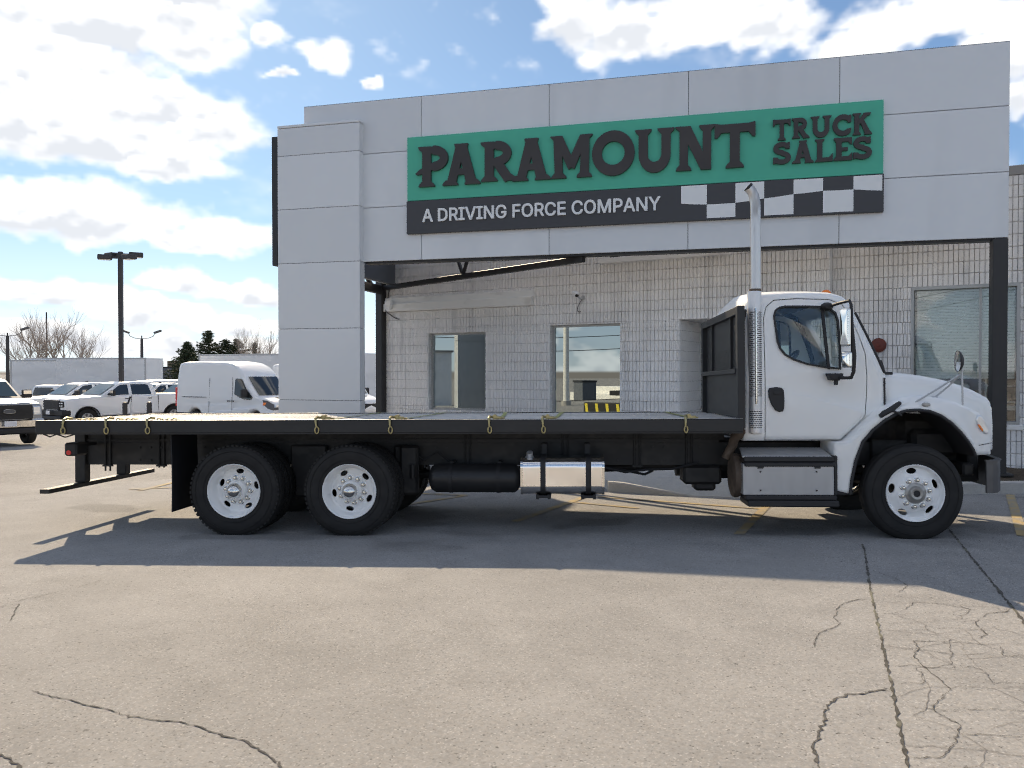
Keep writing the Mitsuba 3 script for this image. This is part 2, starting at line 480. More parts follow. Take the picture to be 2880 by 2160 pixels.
mat("shield_metal", lambda p, n, uv: mi.Color3f(0.70, 0.70, 0.71) * (0.93 + 0.12 * fbm(p.x * 6, p.y * 6, p.z * 3, 3)), 0.35, metal=0.45, coat=0.4)
mat("rusty_pipe", lambda p, n, uv: mix((0.075, 0.055, 0.042), (0.16, 0.12, 0.09), fbm(p.x * 12, p.y * 12, p.z * 12, 3)), 0.7, metal=0.3)
mat("zinc_gold", lambda p, n, uv: mix((0.48, 0.40, 0.19), (0.33, 0.28, 0.15), fbm(p.x * 40, p.y * 40, p.z * 40, 2)), 0.35, metal=0.8)
mat("webbing", lambda p, n, uv: mix((0.30, 0.31, 0.12), (0.22, 0.23, 0.12), fbm(p.x * 20, p.y * 6, 0.0, 3)), 0.85, spec=0.2)


def plankc(p, n, uv):
    g = fbm(p.x * 1.2, p.y * 55, p.z * 55, 4)
    lane = cell_rand(dr.floor(p.y * 7.4), 2.0, 1.0)
    v = 0.47 + 0.18 * (g - 0.5) + 0.08 * (lane - 0.5)
    return mi.Color3f(v, v * 0.97, v * 0.92)


mat("deck_wood", plankc, 0.5, spec=0.5)
mat("amber_lens", (0.85, 0.20, 0.015), 0.25, coat=0.8)
mat("red_lens", (0.70, 0.02, 0.02), 0.25, coat=0.8)
mat("lamp_lens", (0.70, 0.73, 0.76), 0.15, metal=0.5, coat=1.0)
mat("bell_red", lambda p, n, uv: mix((0.17, 0.035, 0.022), (0.11, 0.028, 0.02), fbm(p.x * 12, p.y * 12, p.z * 12, 3)), 0.6)
mat("seat_cloth", (0.07, 0.07, 0.075), 0.9)
mat("dash_grey", (0.06, 0.06, 0.065), 0.7)
mat("cab_lining", (0.14, 0.14, 0.145), 0.8)
mat("grey_plastic", (0.10, 0.10, 0.105), 0.6)
mat("plate_white", (0.72, 0.73, 0.76), 0.5)
mat("plate_blue", (0.05, 0.10, 0.35), 0.5)
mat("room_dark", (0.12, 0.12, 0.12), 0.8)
mat("blind_slat", (0.86, 0.88, 0.86), 0.55)
mat("anodised_frame", (0.42, 0.42, 0.41), 0.4, metal=0.5)
mat("printer_grey", (0.78, 0.78, 0.76), 0.6)
mat("cardboard", (0.30, 0.22, 0.14), 0.9)
mat("pole_paint", (0.040, 0.038, 0.040), 0.55)
mat("galvanised", (0.50, 0.51, 0.52), 0.45, metal=0.6)
mat("bark", lambda p, n, uv: mix((0.46, 0.41, 0.36), (0.30, 0.26, 0.23), noise(p.x * 6, p.y * 6, p.z * 3)), 0.9, spec=0.2)
mat("needles", lambda p, n, uv: mix((0.028, 0.045, 0.022), (0.062, 0.075, 0.038), noise(p.x * 3, p.y * 3, p.z * 3)), 0.8, spec=0.2)
mat("dark_cladding", (0.10, 0.11, 0.125), 0.6)
mat("office_white", (0.70, 0.69, 0.65), 0.7)
mat("office_glass", (0.05, 0.09, 0.10), 0.12, spec=0.8)
mat("barrier_black", (0.02, 0.02, 0.02), 0.7)
mat("barrier_yellow", (0.75, 0.62, 0.05), 0.6)
mat("grass", lambda p, n, uv: mix((0.06, 0.085, 0.03), (0.12, 0.13, 0.06), fbm(p.x * 2, p.y * 2, 0.0, 3)), 0.9, spec=0.1)
scene["clear_glass"] = {"type": "thindielectric", "int_ior": 1.5, "specular_transmittance": rgb(0.74, 0.80, 0.79)}
scene["window_pane"] = {"type": "thindielectric", "int_ior": 1.75, "specular_transmittance": rgb(0.70, 0.76, 0.74)}
scene["mirror_pane"] = {"type": "twosided", "bsdf": {"type": "conductor", "material": "none", "specular_reflectance": rgb(0.36, 0.405, 0.41)}}
mat("car_glass", (0.012, 0.016, 0.018), 0.06, spec=0.75, coat=1.0)
mat("windshield_glass", (0.035, 0.055, 0.058), 0.06, spec=0.9, coat=1.0)
# ------------------------------------------------------------------ ground
rng = np.random.default_rng(11)


def sheet(xs, ys, lift=0.0):
    X, Y = np.meshgrid(xs, ys)
    v = np.column_stack([X.ravel(), Y.ravel(), (gz(X, Y) + lift).ravel()])
    nx = len(xs)
    i = (np.arange(len(ys) - 1)[:, None] * nx + np.arange(nx - 1)).ravel()
    return tm(v, np.vstack([np.stack([i, i + 1, i + nx + 1], 1), np.stack([i, i + nx + 1, i + nx], 1)]))


GX = [-700, -250, -110, -90, -70, -60, -48, -36, -26, 0, 30, 60, 250, 700]
GY = [-700, -200, -80, -40, -20, -12, -6, 0, 7, 14, 20, 45, 72, 200, 900]
gl = structure("ground", "worn asphalt of the wide sales lot beyond the truck")
ent(gl, sheet(GX, GY, -0.004), "old_asphalt", False)
pl = structure("parking_lot", "pale worn asphalt parking lot with cracks and joints in front of the building")


def lot_z(x, y):
    return gz(x, y)


# the newer pale surface ends in a straight seam that runs away to the left of the truck
edge = [(-25.0, -39.0), (59.0, -39.0), (59.0, 13.6), (4.0, 16.9), (-3.0, 19.6), (-6.35, 15.05), (-7.0, 13.6), (-8.3, 12.2), (-12.5, 10.2), (-25.0, 6.0)]
tri = mapbox_earcut.triangulate_float64(np.array(edge), np.array([len(edge)], np.uint32)).reshape(-1, 3).astype(int)
ev = np.array(edge)
pm = tm(np.column_stack([ev, gz(ev[:, 0], ev[:, 1])]), tri)
if pm.face_normals[0][2] < 0:
    pm = tm(pm.vertices, pm.faces[:, ::-1])
ent(pl, pm, "asphalt", False)


def jag(pts, step=0.05, amp=0.018, seed=0):
    """A wandering crack through the given points."""
    r = np.random.default_rng(seed)
    p = np.asarray(pts, float)
    out = []
    for a, b in zip(p[:-1], p[1:]):
        n = max(2, int(np.linalg.norm(b - a) / step))
        for k in range(n):
            out.append(a + (b - a) * k / n + r.normal(0, amp, 2) * (k > 0))
    out.append(p[-1])
    return np.array(out)


def crack(pts, w, seed, matn="crack_fill", amp=0.0055, name="crack", step=0.022):
    p = jag(pts, step, amp, seed)
    r = np.random.default_rng(seed + 100)
    ww = w * np.clip(r.normal(1.0, 0.5, len(p)), 0.22, 2.2)
    ww[0] *= 0.4
    ww[-1] *= 0.4
    part(pl, name, ribbon(p, ww, lambda x, y: gz(x, y) + 0.004), matn, False)


crack([(3.62, 8.55), (3.52, 8.25), (2.86, 6.58), (2.07, 4.49), (1.7, 3.53), (1.35, 2.6), (-1.2, -4.0), (-3.4, -9.7)], 0.015, 1, "joint_fill", 0.003, "joint", 0.035)
crack([(5.3, 10.27), (4.91, 9.26), (3.53, 5.68), (2.4, 2.75), (-0.2, -4.0), (-2.4, -9.7)], 0.019, 2, "joint_fill", 0.003, "joint", 0.035)
CR = [
    (0.021, [(2.02, 4.43), (1.97, 4.43), (1.86, 4.38), (1.77, 4.37), (1.7, 4.32), (1.62, 4.23), (1.55, 4.09), (1.52, 4.0), (1.45, 3.9), (1.43, 3.83), (1.38, 3.77), (1.35, 3.68), (1.33, 3.6), (1.32, 3.54), (1.25, 3.2)]),
    (0.012, [(2.74, 6.3), (2.67, 6.32), (2.59, 6.28), (2.44, 6.14), (2.38, 6.05), (2.36, 5.98), (2.27, 5.83), (2.26, 5.67), (2.16, 5.57), (2.05, 5.48), (1.96, 5.33), (1.89, 5.16)]),
    (0.010, [(1.75, 3.63), (1.88, 3.62), (1.91, 3.64), (1.97, 3.71), (2.08, 3.84), (2.15, 3.95), (2.16, 3.98), (2.13, 4.12), (2.13, 4.16), (2.17, 4.23), (2.25, 4.31), (2.36, 4.43), (2.38, 4.58), (2.4, 4.78), (2.42, 4.96), (2.48, 5.07), (2.53, 5.12), (2.57, 5.28), (2.79, 5.26), (2.83, 5.31)]),
    (0.008, [(2.12, 3.88), (2.23, 3.85), (2.38, 3.83), (2.6, 3.8)]),
    (0.008, [(2.79, 5.26), (3.06, 5.17), (2.97, 4.98), (3.09, 4.98), (3.4, 4.9)]),
    (0.009, [(2.64, 5.91), (2.75, 5.93), (2.88, 6.03), (3.03, 6.22), (3.22, 6.17), (3.37, 5.98)]),
    (0.011, [(3.6, 5.96), (3.42, 5.91), (3.25, 5.76), (3.17, 5.64), (3.12, 5.42), (3.02, 5.33)]),
    (0.010, [(3.2, 7.26), (3.25, 6.97), (3.23, 6.74), (3.06, 6.52)]),
    (0.007, [(2.2, 4.79), (2.33, 4.83), (2.43, 4.77), (2.68, 4.79), (2.71, 4.72), (2.64, 4.53), (2.8, 4.51), (3.1, 4.5)]),
    (0.006, [(2.79, 5.26), (2.64, 4.96), (2.56, 4.78)]),
    (0.006, [(2.12, 4.53), (2.25, 4.52), (2.29, 4.57), (2.35, 4.74)]),
    (0.006, [(2.03, 4.2), (2.2, 4.15), (2.45, 4.16), (2.7, 4.1)]), (0.006, [(2.5, 5.5), (2.75, 5.52), (2.95, 5.56), (3.17, 5.5)]), (0.006, [(2.35, 5.12), (2.55, 5.1), (2.7, 5.0), (2.95, 5.02)]),
    (0.015, [(-2.62, 4.5), (-2.57, 4.47), (-2.44, 4.41), (-2.33, 4.36), (-2.21, 4.29), (-2.05, 4.22), (-1.96, 4.16), (-1.76, 4.09), (-1.64, 4.07), (-1.54, 4.02), (-1.43, 3.94), (-1.35, 3.89), (-1.24, 3.84), (-1.15, 3.74), (-1.08, 3.67), (-1.0, 3.57), (-0.93, 3.4)]),
    (0.012, [(-4.2, 6.2), (-3.89, 6.26), (-3.79, 6.34), (-3.66, 6.06), (-3.58, 5.88)]), (0.010, [(-3.88, 6.41), (-3.76, 6.58), (-3.63, 6.88), (-3.52, 7.11)]), (0.030, [(-2.6, 3.85), (-2.31, 3.71), (-2.25, 3.68), (-2.15, 3.59), (-2.05, 3.35)]),
]
for i, (w, pts) in enumerate(CR):
    crack(pts, w * (0.52 if w > 0.014 else 0.5), 20 + i)

gr_ = np.random.default_rng(77)
nx_, ny_ = 13, 17
gp = np.array([[(1.75 + 0.26 * i + gr_.normal(0, 0.07), 3.2 + 0.25 * j + gr_.normal(0, 0.07)) for i in range(nx_)] for j in range(ny_)])
hair = []
for j in range(ny_):
    for i in range(nx_):
        for dj, di in ((0, 1), (1, 0)):
            if j + dj < ny_ and i + di < nx_ and gr_.random() < (0.62 if di else 0.42):
                a, b = gp[j, i], gp[j + dj, i + di]
                m_ = (a + b) / 2
                left, right = 1.78 + (m_[1] - 3.53) * 0.386, 2.55 + (m_[1] - 3.0) * 0.386 + 0.15
                if left < m_[0] < right + 0.4 and m_[1] < 7.1:
                    hair.append(ribbon(jag([a, b], 0.05, 0.009, int(gr_.integers(1e6))), 0.0022 + 0.0020 * gr_.random(), lambda x, y: gz(x, y) + 0.003))
part(pl, "hairline_cracks", cat(hair), "hairline", False, kind="stuff")

for i, (a, b, w) in enumerate([((0.03, 10.07), (1.1, 12.32), 0.11), ((0.86, 11.74), (1.7, 11.1), 0.09), ((1.28, 12.30), (3.36, 10.96), 0.10), ((3.5, 11.32), (2.5, 9.1), 0.11), ((7.35, 12.2), (5.5, 8.9), 0.11), ((-6.05, 13.4), (-5.9, 15.3), 0.11), ((-1.55, 11.5), (-0.69, 12.55), 0.10), ((-1.5, 12.83), (-0.69, 12.55), 0.09), ((-6.3, 13.6), (-5.2, 13.95), 0.10)]):
    n = 14
    part(pl, "parking_line", ribbon([np.array(a) + (np.array(b) - np.array(a)) * k / n for k in range(n + 1)], w, lambda x, y: gz(x, y) + 0.008), "line_paint", False)

# entrance walk: a raised slab that ramps down to the lot, with its kerb
walk = structure("sidewalk", "concrete entrance walk with kerb and ramp between truck and building")
FRONT = [(1.5, 12.86), (1.75, 12.68), (2.17, 12.45), (2.7, 12.2), (3.4, 11.98), (4.4, 11.9), (5.6, 12.05), (6.6, 12.28), (7.23, 12.37), (8.2, 12.35), (14.0, 12.1)]


def lift(x):
    return float(np.interp(x, [1.5, 1.7, 2.7, 5.2, 6.4, 7], [0.16, 0.16, 0.02, 0.02, 0.17, 0.17]))


fp = []
for a, b in zip(FRONT[:-1], FRONT[1:]):
    k = max(2, int((b[0] - a[0]) / 0.12))
    fp += [(a[0] + (b[0] - a[0]) * j / k, a[1] + (b[1] - a[1]) * j / k) for j in range(k)]
fp.append(FRONT[-1])
fp = np.array(fp)


def strip(rows, flip=False):
    n = len(rows[0])
    v, f = np.vstack(rows), []
    for i in range(len(rows) - 1):
        k = i * n + np.arange(n - 1)
        f += [np.stack([k, k + 1, k + n + 1], 1), np.stack([k, k + n + 1, k + n], 1)]
    f = np.vstack(f)
    return tm(v, f[:, ::-1] if flip else f)


hl = np.array([lift(x) for x in fp[:, 0]])
gzf = gz(fp[:, 0], fp[:, 1])
back = np.column_stack([fp[:, 0], 14.93 - 0.575 * (fp[:, 0] - 6.06), fp[:, 0] * 0])
back[:, 2] = gz(back[:, 0], back[:, 1]) + 0.16
tops = np.column_stack([fp + [0, 0.16], gzf + hl])
ent(walk, cat(strip([np.column_stack([fp + [0, 0.17], gzf + hl - 0.004]), np.column_stack([fp + [0, 1.3], gz(fp[:, 0], fp[:, 1] + 1.3) + 0.15]), back]),
              strip([np.column_stack([[1.505] * 4, [12.9, 13.6, 16.0, 17.5], [-0.3] * 4]), np.column_stack([[1.505] * 4, [12.9, 13.6, 16.0, 17.5], np.array([gz(1.5, y) + 0.155 for y in (12.9, 13.6, 16.0, 17.5)])])], True)), "concrete", False)
part(walk, "kerb", cat(strip([np.column_stack([fp, gzf - 0.05]), np.column_stack([fp + [0, 0.006], gzf + hl - 0.02]), np.column_stack([fp + [0, 0.025], gzf + hl]), tops]),
                       strip([np.array([[1.5, 12.86, -0.3], [1.5, 13.05, -0.3]]), np.array([[1.5, 12.87, gz(1.5, 12.86) + 0.16], [1.5, 13.05, gz(1.5, 13.05) + 0.16]])], True)), "concrete", 30)
bed = structure("planting_bed", "dark mulch bed at the foot of the block wall")
bx = np.linspace(6.05, 14, 40)
bf, bb = np.interp(bx, fp[:, 0], fp[:, 1]) + 0.18, 14.95 - 0.575 * (bx - 6.06)
rows = [np.column_stack([bx, bf + (bb - bf) * t, gz(bx, bf) + 0.172 + 0.05 * t + 0.03 * rng.random(len(bx)) * (0 < t)]) for t in np.linspace(0, 1, 10)]
ent(bed, strip([r for r in rows if True]), "mulch", 40)

# ------------------------------------------------------------------ showroom
bld = thing("showroom_building", "long white painted ribbed block building with wide windows behind the flatbed truck", "building")
CS, BW = 0.2045, 0.396
ROOF_L, ROOF_R = 4.74, 4.93
OPEN_L = [(-5.47, -3.88, 0.75, 2.545), (-2.25, -0.62, 0.55, 2.645), (0.64, 3.05, -1.0, 2.68)]
OPEN_R = [(4.78, 6.43, 0.675, 3.14)]


def block_mesh(seed):
    r = np.random.default_rng(seed)
    v, f = [], []
    x, rib, h = 0.001, (BW - 0.002) / 5, CS - 0.005
    pts = [(0.0, 0.012)]
    for k in range(5):
        g, d = 0.0075 + 0.003 * r.random(), 0.034 + 0.008 * r.random()
        d2 = d + r.normal(0, 0.002)
        pts += [(x + g * 0.45, 0.012), (x + g * 0.8, -d), (x + rib - g * 0.8, -d2), (x + rib - g * 0.45, 0.012)]
        x += rib
    pts.append((BW - 0.001, 0.012))
    p = np.array(pts)
    n = len(p)
    for z, sc in ((0.005, 0.78), (0.009, 1.0), (h - 0.004, 1.0), (h, 0.78)):
        q = p.copy()
        q[:, 1] *= sc
        v.append(np.column_stack([q, np.full(n, z)]))
    k = np.arange(n - 1)
    for i in range(3):
        f += [np.stack([i * n + k, i * n + k + 1, (i + 1) * n + k + 1], 1), np.stack([i * n + k, (i + 1) * n + k + 1, (i + 1) * n + k], 1)]
    for i, fl in ((0, True), (3, False)):
        c = [[i * n, i * n + j, i * n + j + 1] for j in range(1, n - 1)]
        f.append(np.array(c)[:, ::-1] if fl else np.array(c))
    return tm(np.vstack(v), np.vstack(f))


BLK = [block_mesh(s) for s in range(6)]
BLK_PLY = [mikit.ply(m, "block_paint", smooth=False) for m in BLK]


def cells(s0, s1, z0, z1, phase, opens, sph):
    out = []
    k0 = int(math.floor((z0 - phase) / CS))
    for k in range(k0, int(math.ceil((z1 - phase) / CS))):
        a, b = max(z0, phase + k * CS), min(z1, phase + (k + 1) * CS)
        cuts = sorted({a, b, *[z for o in opens for z in o[2:] if a + 0.02 < z < b - 0.02]})
        for za, zb in zip(cuts[:-1], cuts[1:]):
            zm = (za + zb) / 2
            iv = [(s0, s1)]
            for o in opens:
                if o[2] < zm < o[3]:
                    iv = [q for u, w in iv for q in ((u, min(w, o[0])), (max(u, o[1]), w)) if q[1] - q[0] > 0.02]
            off = sph + (BW * 0.4 if k % 2 else 0)
            for u, w in iv:
                j = math.floor((u - off) / BW)
                while off + j * BW < w:
                    c0, c1 = max(u, off + j * BW), min(w, off + (j + 1) * BW)
                    if c1 - c0 > 0.03:
                        out.append((c0, c1, za, zb, (k * 7 + j * 3) % 6))
                    j += 1
    return out


def wall_rest(z):
    return z


def seen(p):
    """Distance of a wall point from where the photographer stood, or None where truck bed, portal front or frame hide it."""
    q = np.array(p) - [0, 0, EYE]
    px, py = 1440 + 2330 * q[0] / q[1], 1045 - 2330 * q[2] / q[1]
    if not (1085 < px < 2890) or py < 760 - 0.052 * (px - 1000) or (py > 1158 and px < 2780) or py > 1330:
        return None
    if 2130 < px < 2480 and py > 830:
        return None
    return float(np.linalg.norm(q))


blocks = []
for c in cells(-6.78, 3.46, -0.45, ROOF_L, 1.654, OPEN_L, 0.05):
    blocks.append((c, 0.0))
for c in cells(3.46, 12.0, -0.5, ROOF_R, 1.699, OPEN_R, 0.13):
    blocks.append((c, 0.3))
ranked, rest = [], []
for c, dy in blocks:
    w = WALL @ np.array([(c[0] + c[1]) / 2, dy, (c[2] + c[3]) / 2, 1])
    dist = seen(w[:3])
    (ranked.append((dist, c, dy)) if dist else rest.append((c, dy)))
ranked.sort(key=lambda r: r[0])
rest += [r[1:] for r in ranked[300:]]
for _, c, dy in ranked[:300]:
    m = np.eye(4)
    m[0, 0], m[2, 2] = (c[1] - c[0]) / BW, (c[3] - c[2]) / CS
    m[:3, 3] = c[0], dy, c[2]
    share(f"{bld}__wall", "block", BLK_PLY[c[4]], WALL @ m)
part(bld, "block_work", cat([moved(BLK[c[4]], (c[0], dy, c[2]), s=((c[1] - c[0]) / BW, 1, (c[3] - c[2]) / CS)) for c, dy in rest]), "block_paint", False, WALL, kind="stuff")


def holed(s0, s1, z0, z1, opens, y0, y1):
    return extr(sbox(s0, z0, s1, z1).difference(unary_union([sbox(*[o[i] for i in (0, 2, 1, 3)]) for o in opens])), y0, y1)


part(bld, "wall", cat(holed(-6.78, 3.46, -0.5, ROOF_L, OPEN_L, 0.004, 0.30), holed(3.46, 12.0, -0.5, ROOF_R, OPEN_R, 0.304, 0.50), box(-6.78, -6.5, 0.31, 14, -0.5, ROOF_L), box(-6.78, 12, 14, 14.3, -0.5, ROOF_L), box(11.7, 12, 0.51, 14, -0.5, ROOF_L)), "mortar", False, WALL)
part(bld, "roof", box(-6.45, 11.65, 0.55, 13.95, 4.3, 4.5), "coping_metal", False, WALL)
part(bld, "coping", cat(box(-6.82, 3.40, -0.06, 0.36, ROOF_L, ROOF_L + 0.14, 0.01), box(3.41, 12.05, 0.24, 0.60, ROOF_R, ROOF_R + 0.16, 0.01)), "coping_metal", 30, WALL)
# jambs of the openings and the windows in them
for i, o in enumerate(OPEN_L[:2]):
    wd = part(bld, "window", cat(box(o[0] + 0.002, o[0] + 0.05, 0.10, 0.16, o[2], o[3]), box(o[1] - 0.05, o[1] - 0.002, 0.10, 0.16, o[2], o[3]), box(o[0] + 0.05, o[1] - 0.05, 0.10, 0.16, o[3] - 0.045, o[3] - 0.002), box(o[0] + 0.05, o[1] - 0.05, 0.10, 0.16, o[2], o[2] + 0.05)), "anodised_frame", 30, WALL)
    part(wd, "pane", box(o[0] + 0.05, o[1] - 0.05, 0.125, 0.14, o[2] + 0.05, o[3] - 0.045), "mirror_pane", False, WALL)
    part(wd, "jamb", cat(box(o[0] - 0.04, o[0], -0.012, 0.10, o[2], o[3]), box(o[1], o[1] + 0.04, -0.012, 0.10, o[2], o[3]), box(o[0] - 0.04, o[1] + 0.04, -0.014, 0.10, o[3], o[3] + 0.03)), "white_trim", False, WALL)
o = OPEN_R[0]
wd = part(bld, "window", cat(box(o[0], o[0] + 0.045, 0.26, 0.42, o[2] + 0.085, o[3]), box(o[1] - 0.05, o[1], 0.26, 0.42, o[2] + 0.085, o[3]), box(o[0] + 0.045, o[1] - 0.05, 0.26, 0.42, o[3] - 0.06, o[3]), box(o[0] + 0.045, o[1] - 0.05, 0.26, 0.42, o[2] + 0.085, o[2] + 0.13), box(5.83, 5.87, 0.33, 0.42, o[2] + 0.13, o[3] - 0.06)), "anodised_frame", 30, WALL)
part(wd, "pane", extr([(o[0] + 0.045, o[2] + 0.13), (o[1] - 0.05, o[2] + 0.13), (o[1] - 0.05, o[3] - 0.06), (o[0] + 0.045, o[3] - 0.06)], 0.40, 0.4002), "window_pane", False, WALL)
part(wd, "sill", box(o[0] - 0.05, o[1] + 0.05, 0.22, 0.44, o[2] - 0.01, o[2] + 0.08, 0.008), "white_trim", 30, WALL)
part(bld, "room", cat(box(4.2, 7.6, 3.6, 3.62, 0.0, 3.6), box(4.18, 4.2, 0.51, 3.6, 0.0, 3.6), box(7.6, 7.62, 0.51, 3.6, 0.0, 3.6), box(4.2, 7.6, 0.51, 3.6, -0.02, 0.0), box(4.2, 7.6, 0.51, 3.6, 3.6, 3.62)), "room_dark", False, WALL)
for k in range(31):
    z = 3.06 - k * 0.0505
    part(wd, "blind_slat", moved(box(4.86, 6.36, -0.022, 0.022, -0.0012, 0.0012), (0, 0.46, z), rx=-1.45), "blind_slat", False, WALL)
desk = thing("office_printer", "pale office printer on a counter seen through the right hand window below the blinds", "printer")
ent(desk + "__body", cat(box(5.05, 5.68, 0.75, 1.2, 1.05, 1.42, 0.03), box(5.2, 5.55, 0.8, 1.15, 1.42, 1.50, 0.02)), "printer_grey", 30, WALL)
ent(desk + "__counter", box(4.3, 6.4, 0.70, 1.35, 0.98, 1.05), "printer_grey", 30, WALL)
shelf = thing("storage_shelf", "dim shelf of boxes seen through the right hand window beside the black post", "shelf")
ent(shelf + "__frame", cat(box(5.92, 6.42, 1.0, 1.45, 0.74, 0.77), box(5.92, 6.42, 1.0, 1.45, 1.10, 1.13), box(5.92, 6.42, 1.0, 1.45, 1.38, 1.41), box(5.92, 5.95, 1.0, 1.45, 0.0, 1.6), box(6.40, 6.43, 1.0, 1.45, 0.0, 1.6)), "printer_grey", 30, WALL)
ent(shelf + "__boxes", cat(box(6.0, 6.25, 1.02, 1.3, 0.77, 0.92), box(6.02, 6.32, 1.02, 1.3, 1.13, 1.27)), "cardboard", 30, WALL)
# entrance alcove
part(bld, "alcove", cat(box(0.62, 0.64, 0.302, 2.2, -0.5, 2.7), box(3.05, 3.07, 0.302, 2.2, -0.5, 2.7), box(0.64, 3.05, 0.302, 2.2, 2.68, 2.72), box(0.64, 3.05, 2.2, 2.25, -0.5, 2.72)), "mortar", False, WALL)
al = part(bld, "entrance_door", cat(box(1.7, 1.76, 2.12, 2.2, -0.05, 2.3), box(2.7, 2.76, 2.12, 2.2, -0.05, 2.3), box(1.76, 2.7, 2.12, 2.2, 2.2, 2.3), box(1.76, 2.7, 2.12, 2.2, -0.05, 0.1)), "anodised_frame", 30, WALL)
part(al, "pane", box(1.76, 2.7, 2.15, 2.17, 0.1, 2.2), "mirror_pane", False, WALL)
PLAIN = mikit.ply(box(0.0, 0.40, -0.010, 0.004, 0.004, CS - 0.004, 0.003), "block_paint", smooth=False)
for k in range(14):
    z = 1.654 - 5 * CS + CS * (k - 4)
    if z > 2.6:
        break
    for j in range(4):
        m = np.eye(4)
        m[:3, :3] = np.array([[0, -1, 0], [1, 0, 0], [0, 0, 1]]).astype(float)
        m[:3, 3] = 0.64 - 0.0, -0.03 + 0.41 * j + (0.2 if k % 2 else 0), z
        m[0, :3] *= -1
        m[:3, 0] *= 1.0
        mm = np.eye(4)
        mm[:3, 0], mm[:3, 1], mm[:3, 2], mm[:3, 3] = (0, 1, 0), (-1, 0, 0), (0, 0, 1), (0.642, 0.0 + 0.41 * j + 0.0, z)
        share(f"{bld}__alcove", "block", PLAIN, WALL @ mm)
# raceways left by older signs, a grille, conduit
rw = part(bld, "raceway", cat(box(-6.70, -2.64, -0.16, -0.036, 3.09, 3.28, 0.008), box(-6.70, -2.60, -0.10, -0.036, 3.28, 3.42, 0.006)), "white_trim", 30, WALL, label="long flat white sheet metal raceway on the block wall below the steel beam")
part(bld, "raceway", cat(box(-1.04, 1.66, -0.12, -0.036, 3.89, 4.0, 0.008), box(-1.04, -0.84, -0.12, -0.036, 4.0, 4.12, 0.006)), "white_trim", 30, WALL, label="short white raceway under the panel front")
lv = part(bld, "louver", cat(box(-0.84, -0.10, -0.036, -0.03, 4.0, 4.2), *[box(-0.84 + 0.37 * q, -0.62 + 0.37 * q, -0.06, -0.036, 4.0, 4.07) for q in range(2)]), "black_trim", 30, WALL)
part(bld, "conduit", tube([(-6.66, -0.06, 4.4), (-6.68, -0.06, 3.9), (-6.60, -0.06, 3.6), (-6.66, -0.06, 3.3), (-6.62, -0.17, 3.1), (-6.45, -0.06, 2.95), (-6.3, -0.05, 2.9)], 0.014, 6), "grey_plastic", 40, WALL)
jb = thing("junction_box", "small white junction box with a sensor below it at the left end of the raceway", "junction box")
ent(jb + "__box", box(-6.58, -6.40, -0.26, -0.161, 3.22, 3.34, 0.01), "white_trim", 30, WALL)
ent(jb + "__sensor", cyl((-6.46, -0.21, 3.12), (-6.46, -0.21, 3.22), 0.035, 12, 0.05), "white_trim", 40, WALL)
cam_ = thing("security_camera", "small white security camera with dark face on the block wall above the second window", "camera")
ent(cam_ + "__mount", cat(cyl((-1.45, -0.035, 3.20), (-1.45, -0.06, 3.20), 0.05, 16), tube([(-1.45, -0.06, 3.20), (-1.47, -0.14, 3.17), (-1.5, -0.19, 3.22)], 0.018, 8)), "galvanised", 40, WALL)
ent(cam_ + "__body", cat(moved(cat(cyl((0, -0.13, 0), (0, 0.11, 0), 0.042, 16), box(-0.048, 0.048, -0.17, 0.06, 0.03, 0.05, 0.004)), (-1.53, -0.27, 3.27), rz=0.75, rx=0.32)), "letter_white", 35, WALL)
ent(cam_ + "__lens", moved(cyl((0, -0.135, 0), (0, -0.132, 0), 0.039, 16), (-1.53, -0.27, 3.27), rz=0.75, rx=0.32), "black_trim", 35, WALL)
ent(cam_ + "__cable", tube([(-1.46, -0.08, 3.17), (-1.5, -0.12, 3.08), (-1.57, -0.07, 3.0), (-1.58, -0.05, 2.93), (-1.55, -0.05, 2.91), (-1.5, -0.045, 2.915)], 0.008, 6), "black_trim", 40, WALL)
bell = thing("alarm_bell", "round dull red alarm bell on the block wall just ahead of the windshield", "bell")
bellf = WALL @ frame([4.262, 0.0, 2.12], [1, 0, 0], [0, 1, 0])
ent(bell + "__gong", lathe([(0.0, 0.155), (0.05, 0.155), (0.10, 0.165), (0.125, 0.19), (0.13, 0.235), (0.12, 0.24)], 36), "bell_red", 40, bellf)
ent(bell + "__hub", lathe([(0.0, 0.135), (0.025, 0.137), (0.035, 0.157)], 20), "bell_red", 40, bellf)
ent(bell + "__backplate", box(-0.07, 0.07, 0.235, 0.265, -0.07, 0.07, 0.01), "bell_red", 30, bellf)

# ------------------------------------------------------------------ entrance portal: panel front, tower, posts, beams
por = thing("entrance_portal", "tall silver panel entrance portal with square tower on black steel posts before the showroom", "portal")
FS = [0.0, 2.43, 4.865, 7.295, 9.71, 12.18]
FZ = [3.73, 4.75, 5.77, 6.765]
for i in range(5):
    for j in range(3):
        part(por, "fascia_panel", box(FS[i] + 0.005, FS[i + 1] - 0.005, 0.0, 0.05, FZ[j] + 0.005, FZ[j + 1] - 0.005, 0.003), PANELS[(i * 2 + j * 5 + i * j) % 3], 20, FASCIA)
part(por, "fascia_backing", box(0.02, 12.16, 0.036, 0.14, 3.745, 6.75), "panel_joint", False, FASCIA)
part(por, "soffit_trim", box(1.27, 12.18, 0.055, 0.30, 3.70, 3.742, 0.004), "black_steel", 20, FASCIA)
part(por, "fascia_rear_panel", cat(box(0.0, 12.18, 0.142, 0.16, 3.75, 6.76), box(12.16, 12.18, 0.051, 0.141, 3.75, 6.76), box(0.0, 12.18, 0.02, 0.16, 6.762, 6.775)), "dark_cladding", False, FASCIA)
TZ = [-0.42, 1.10, 2.47, 3.73, 4.77, 5.80, 6.33]
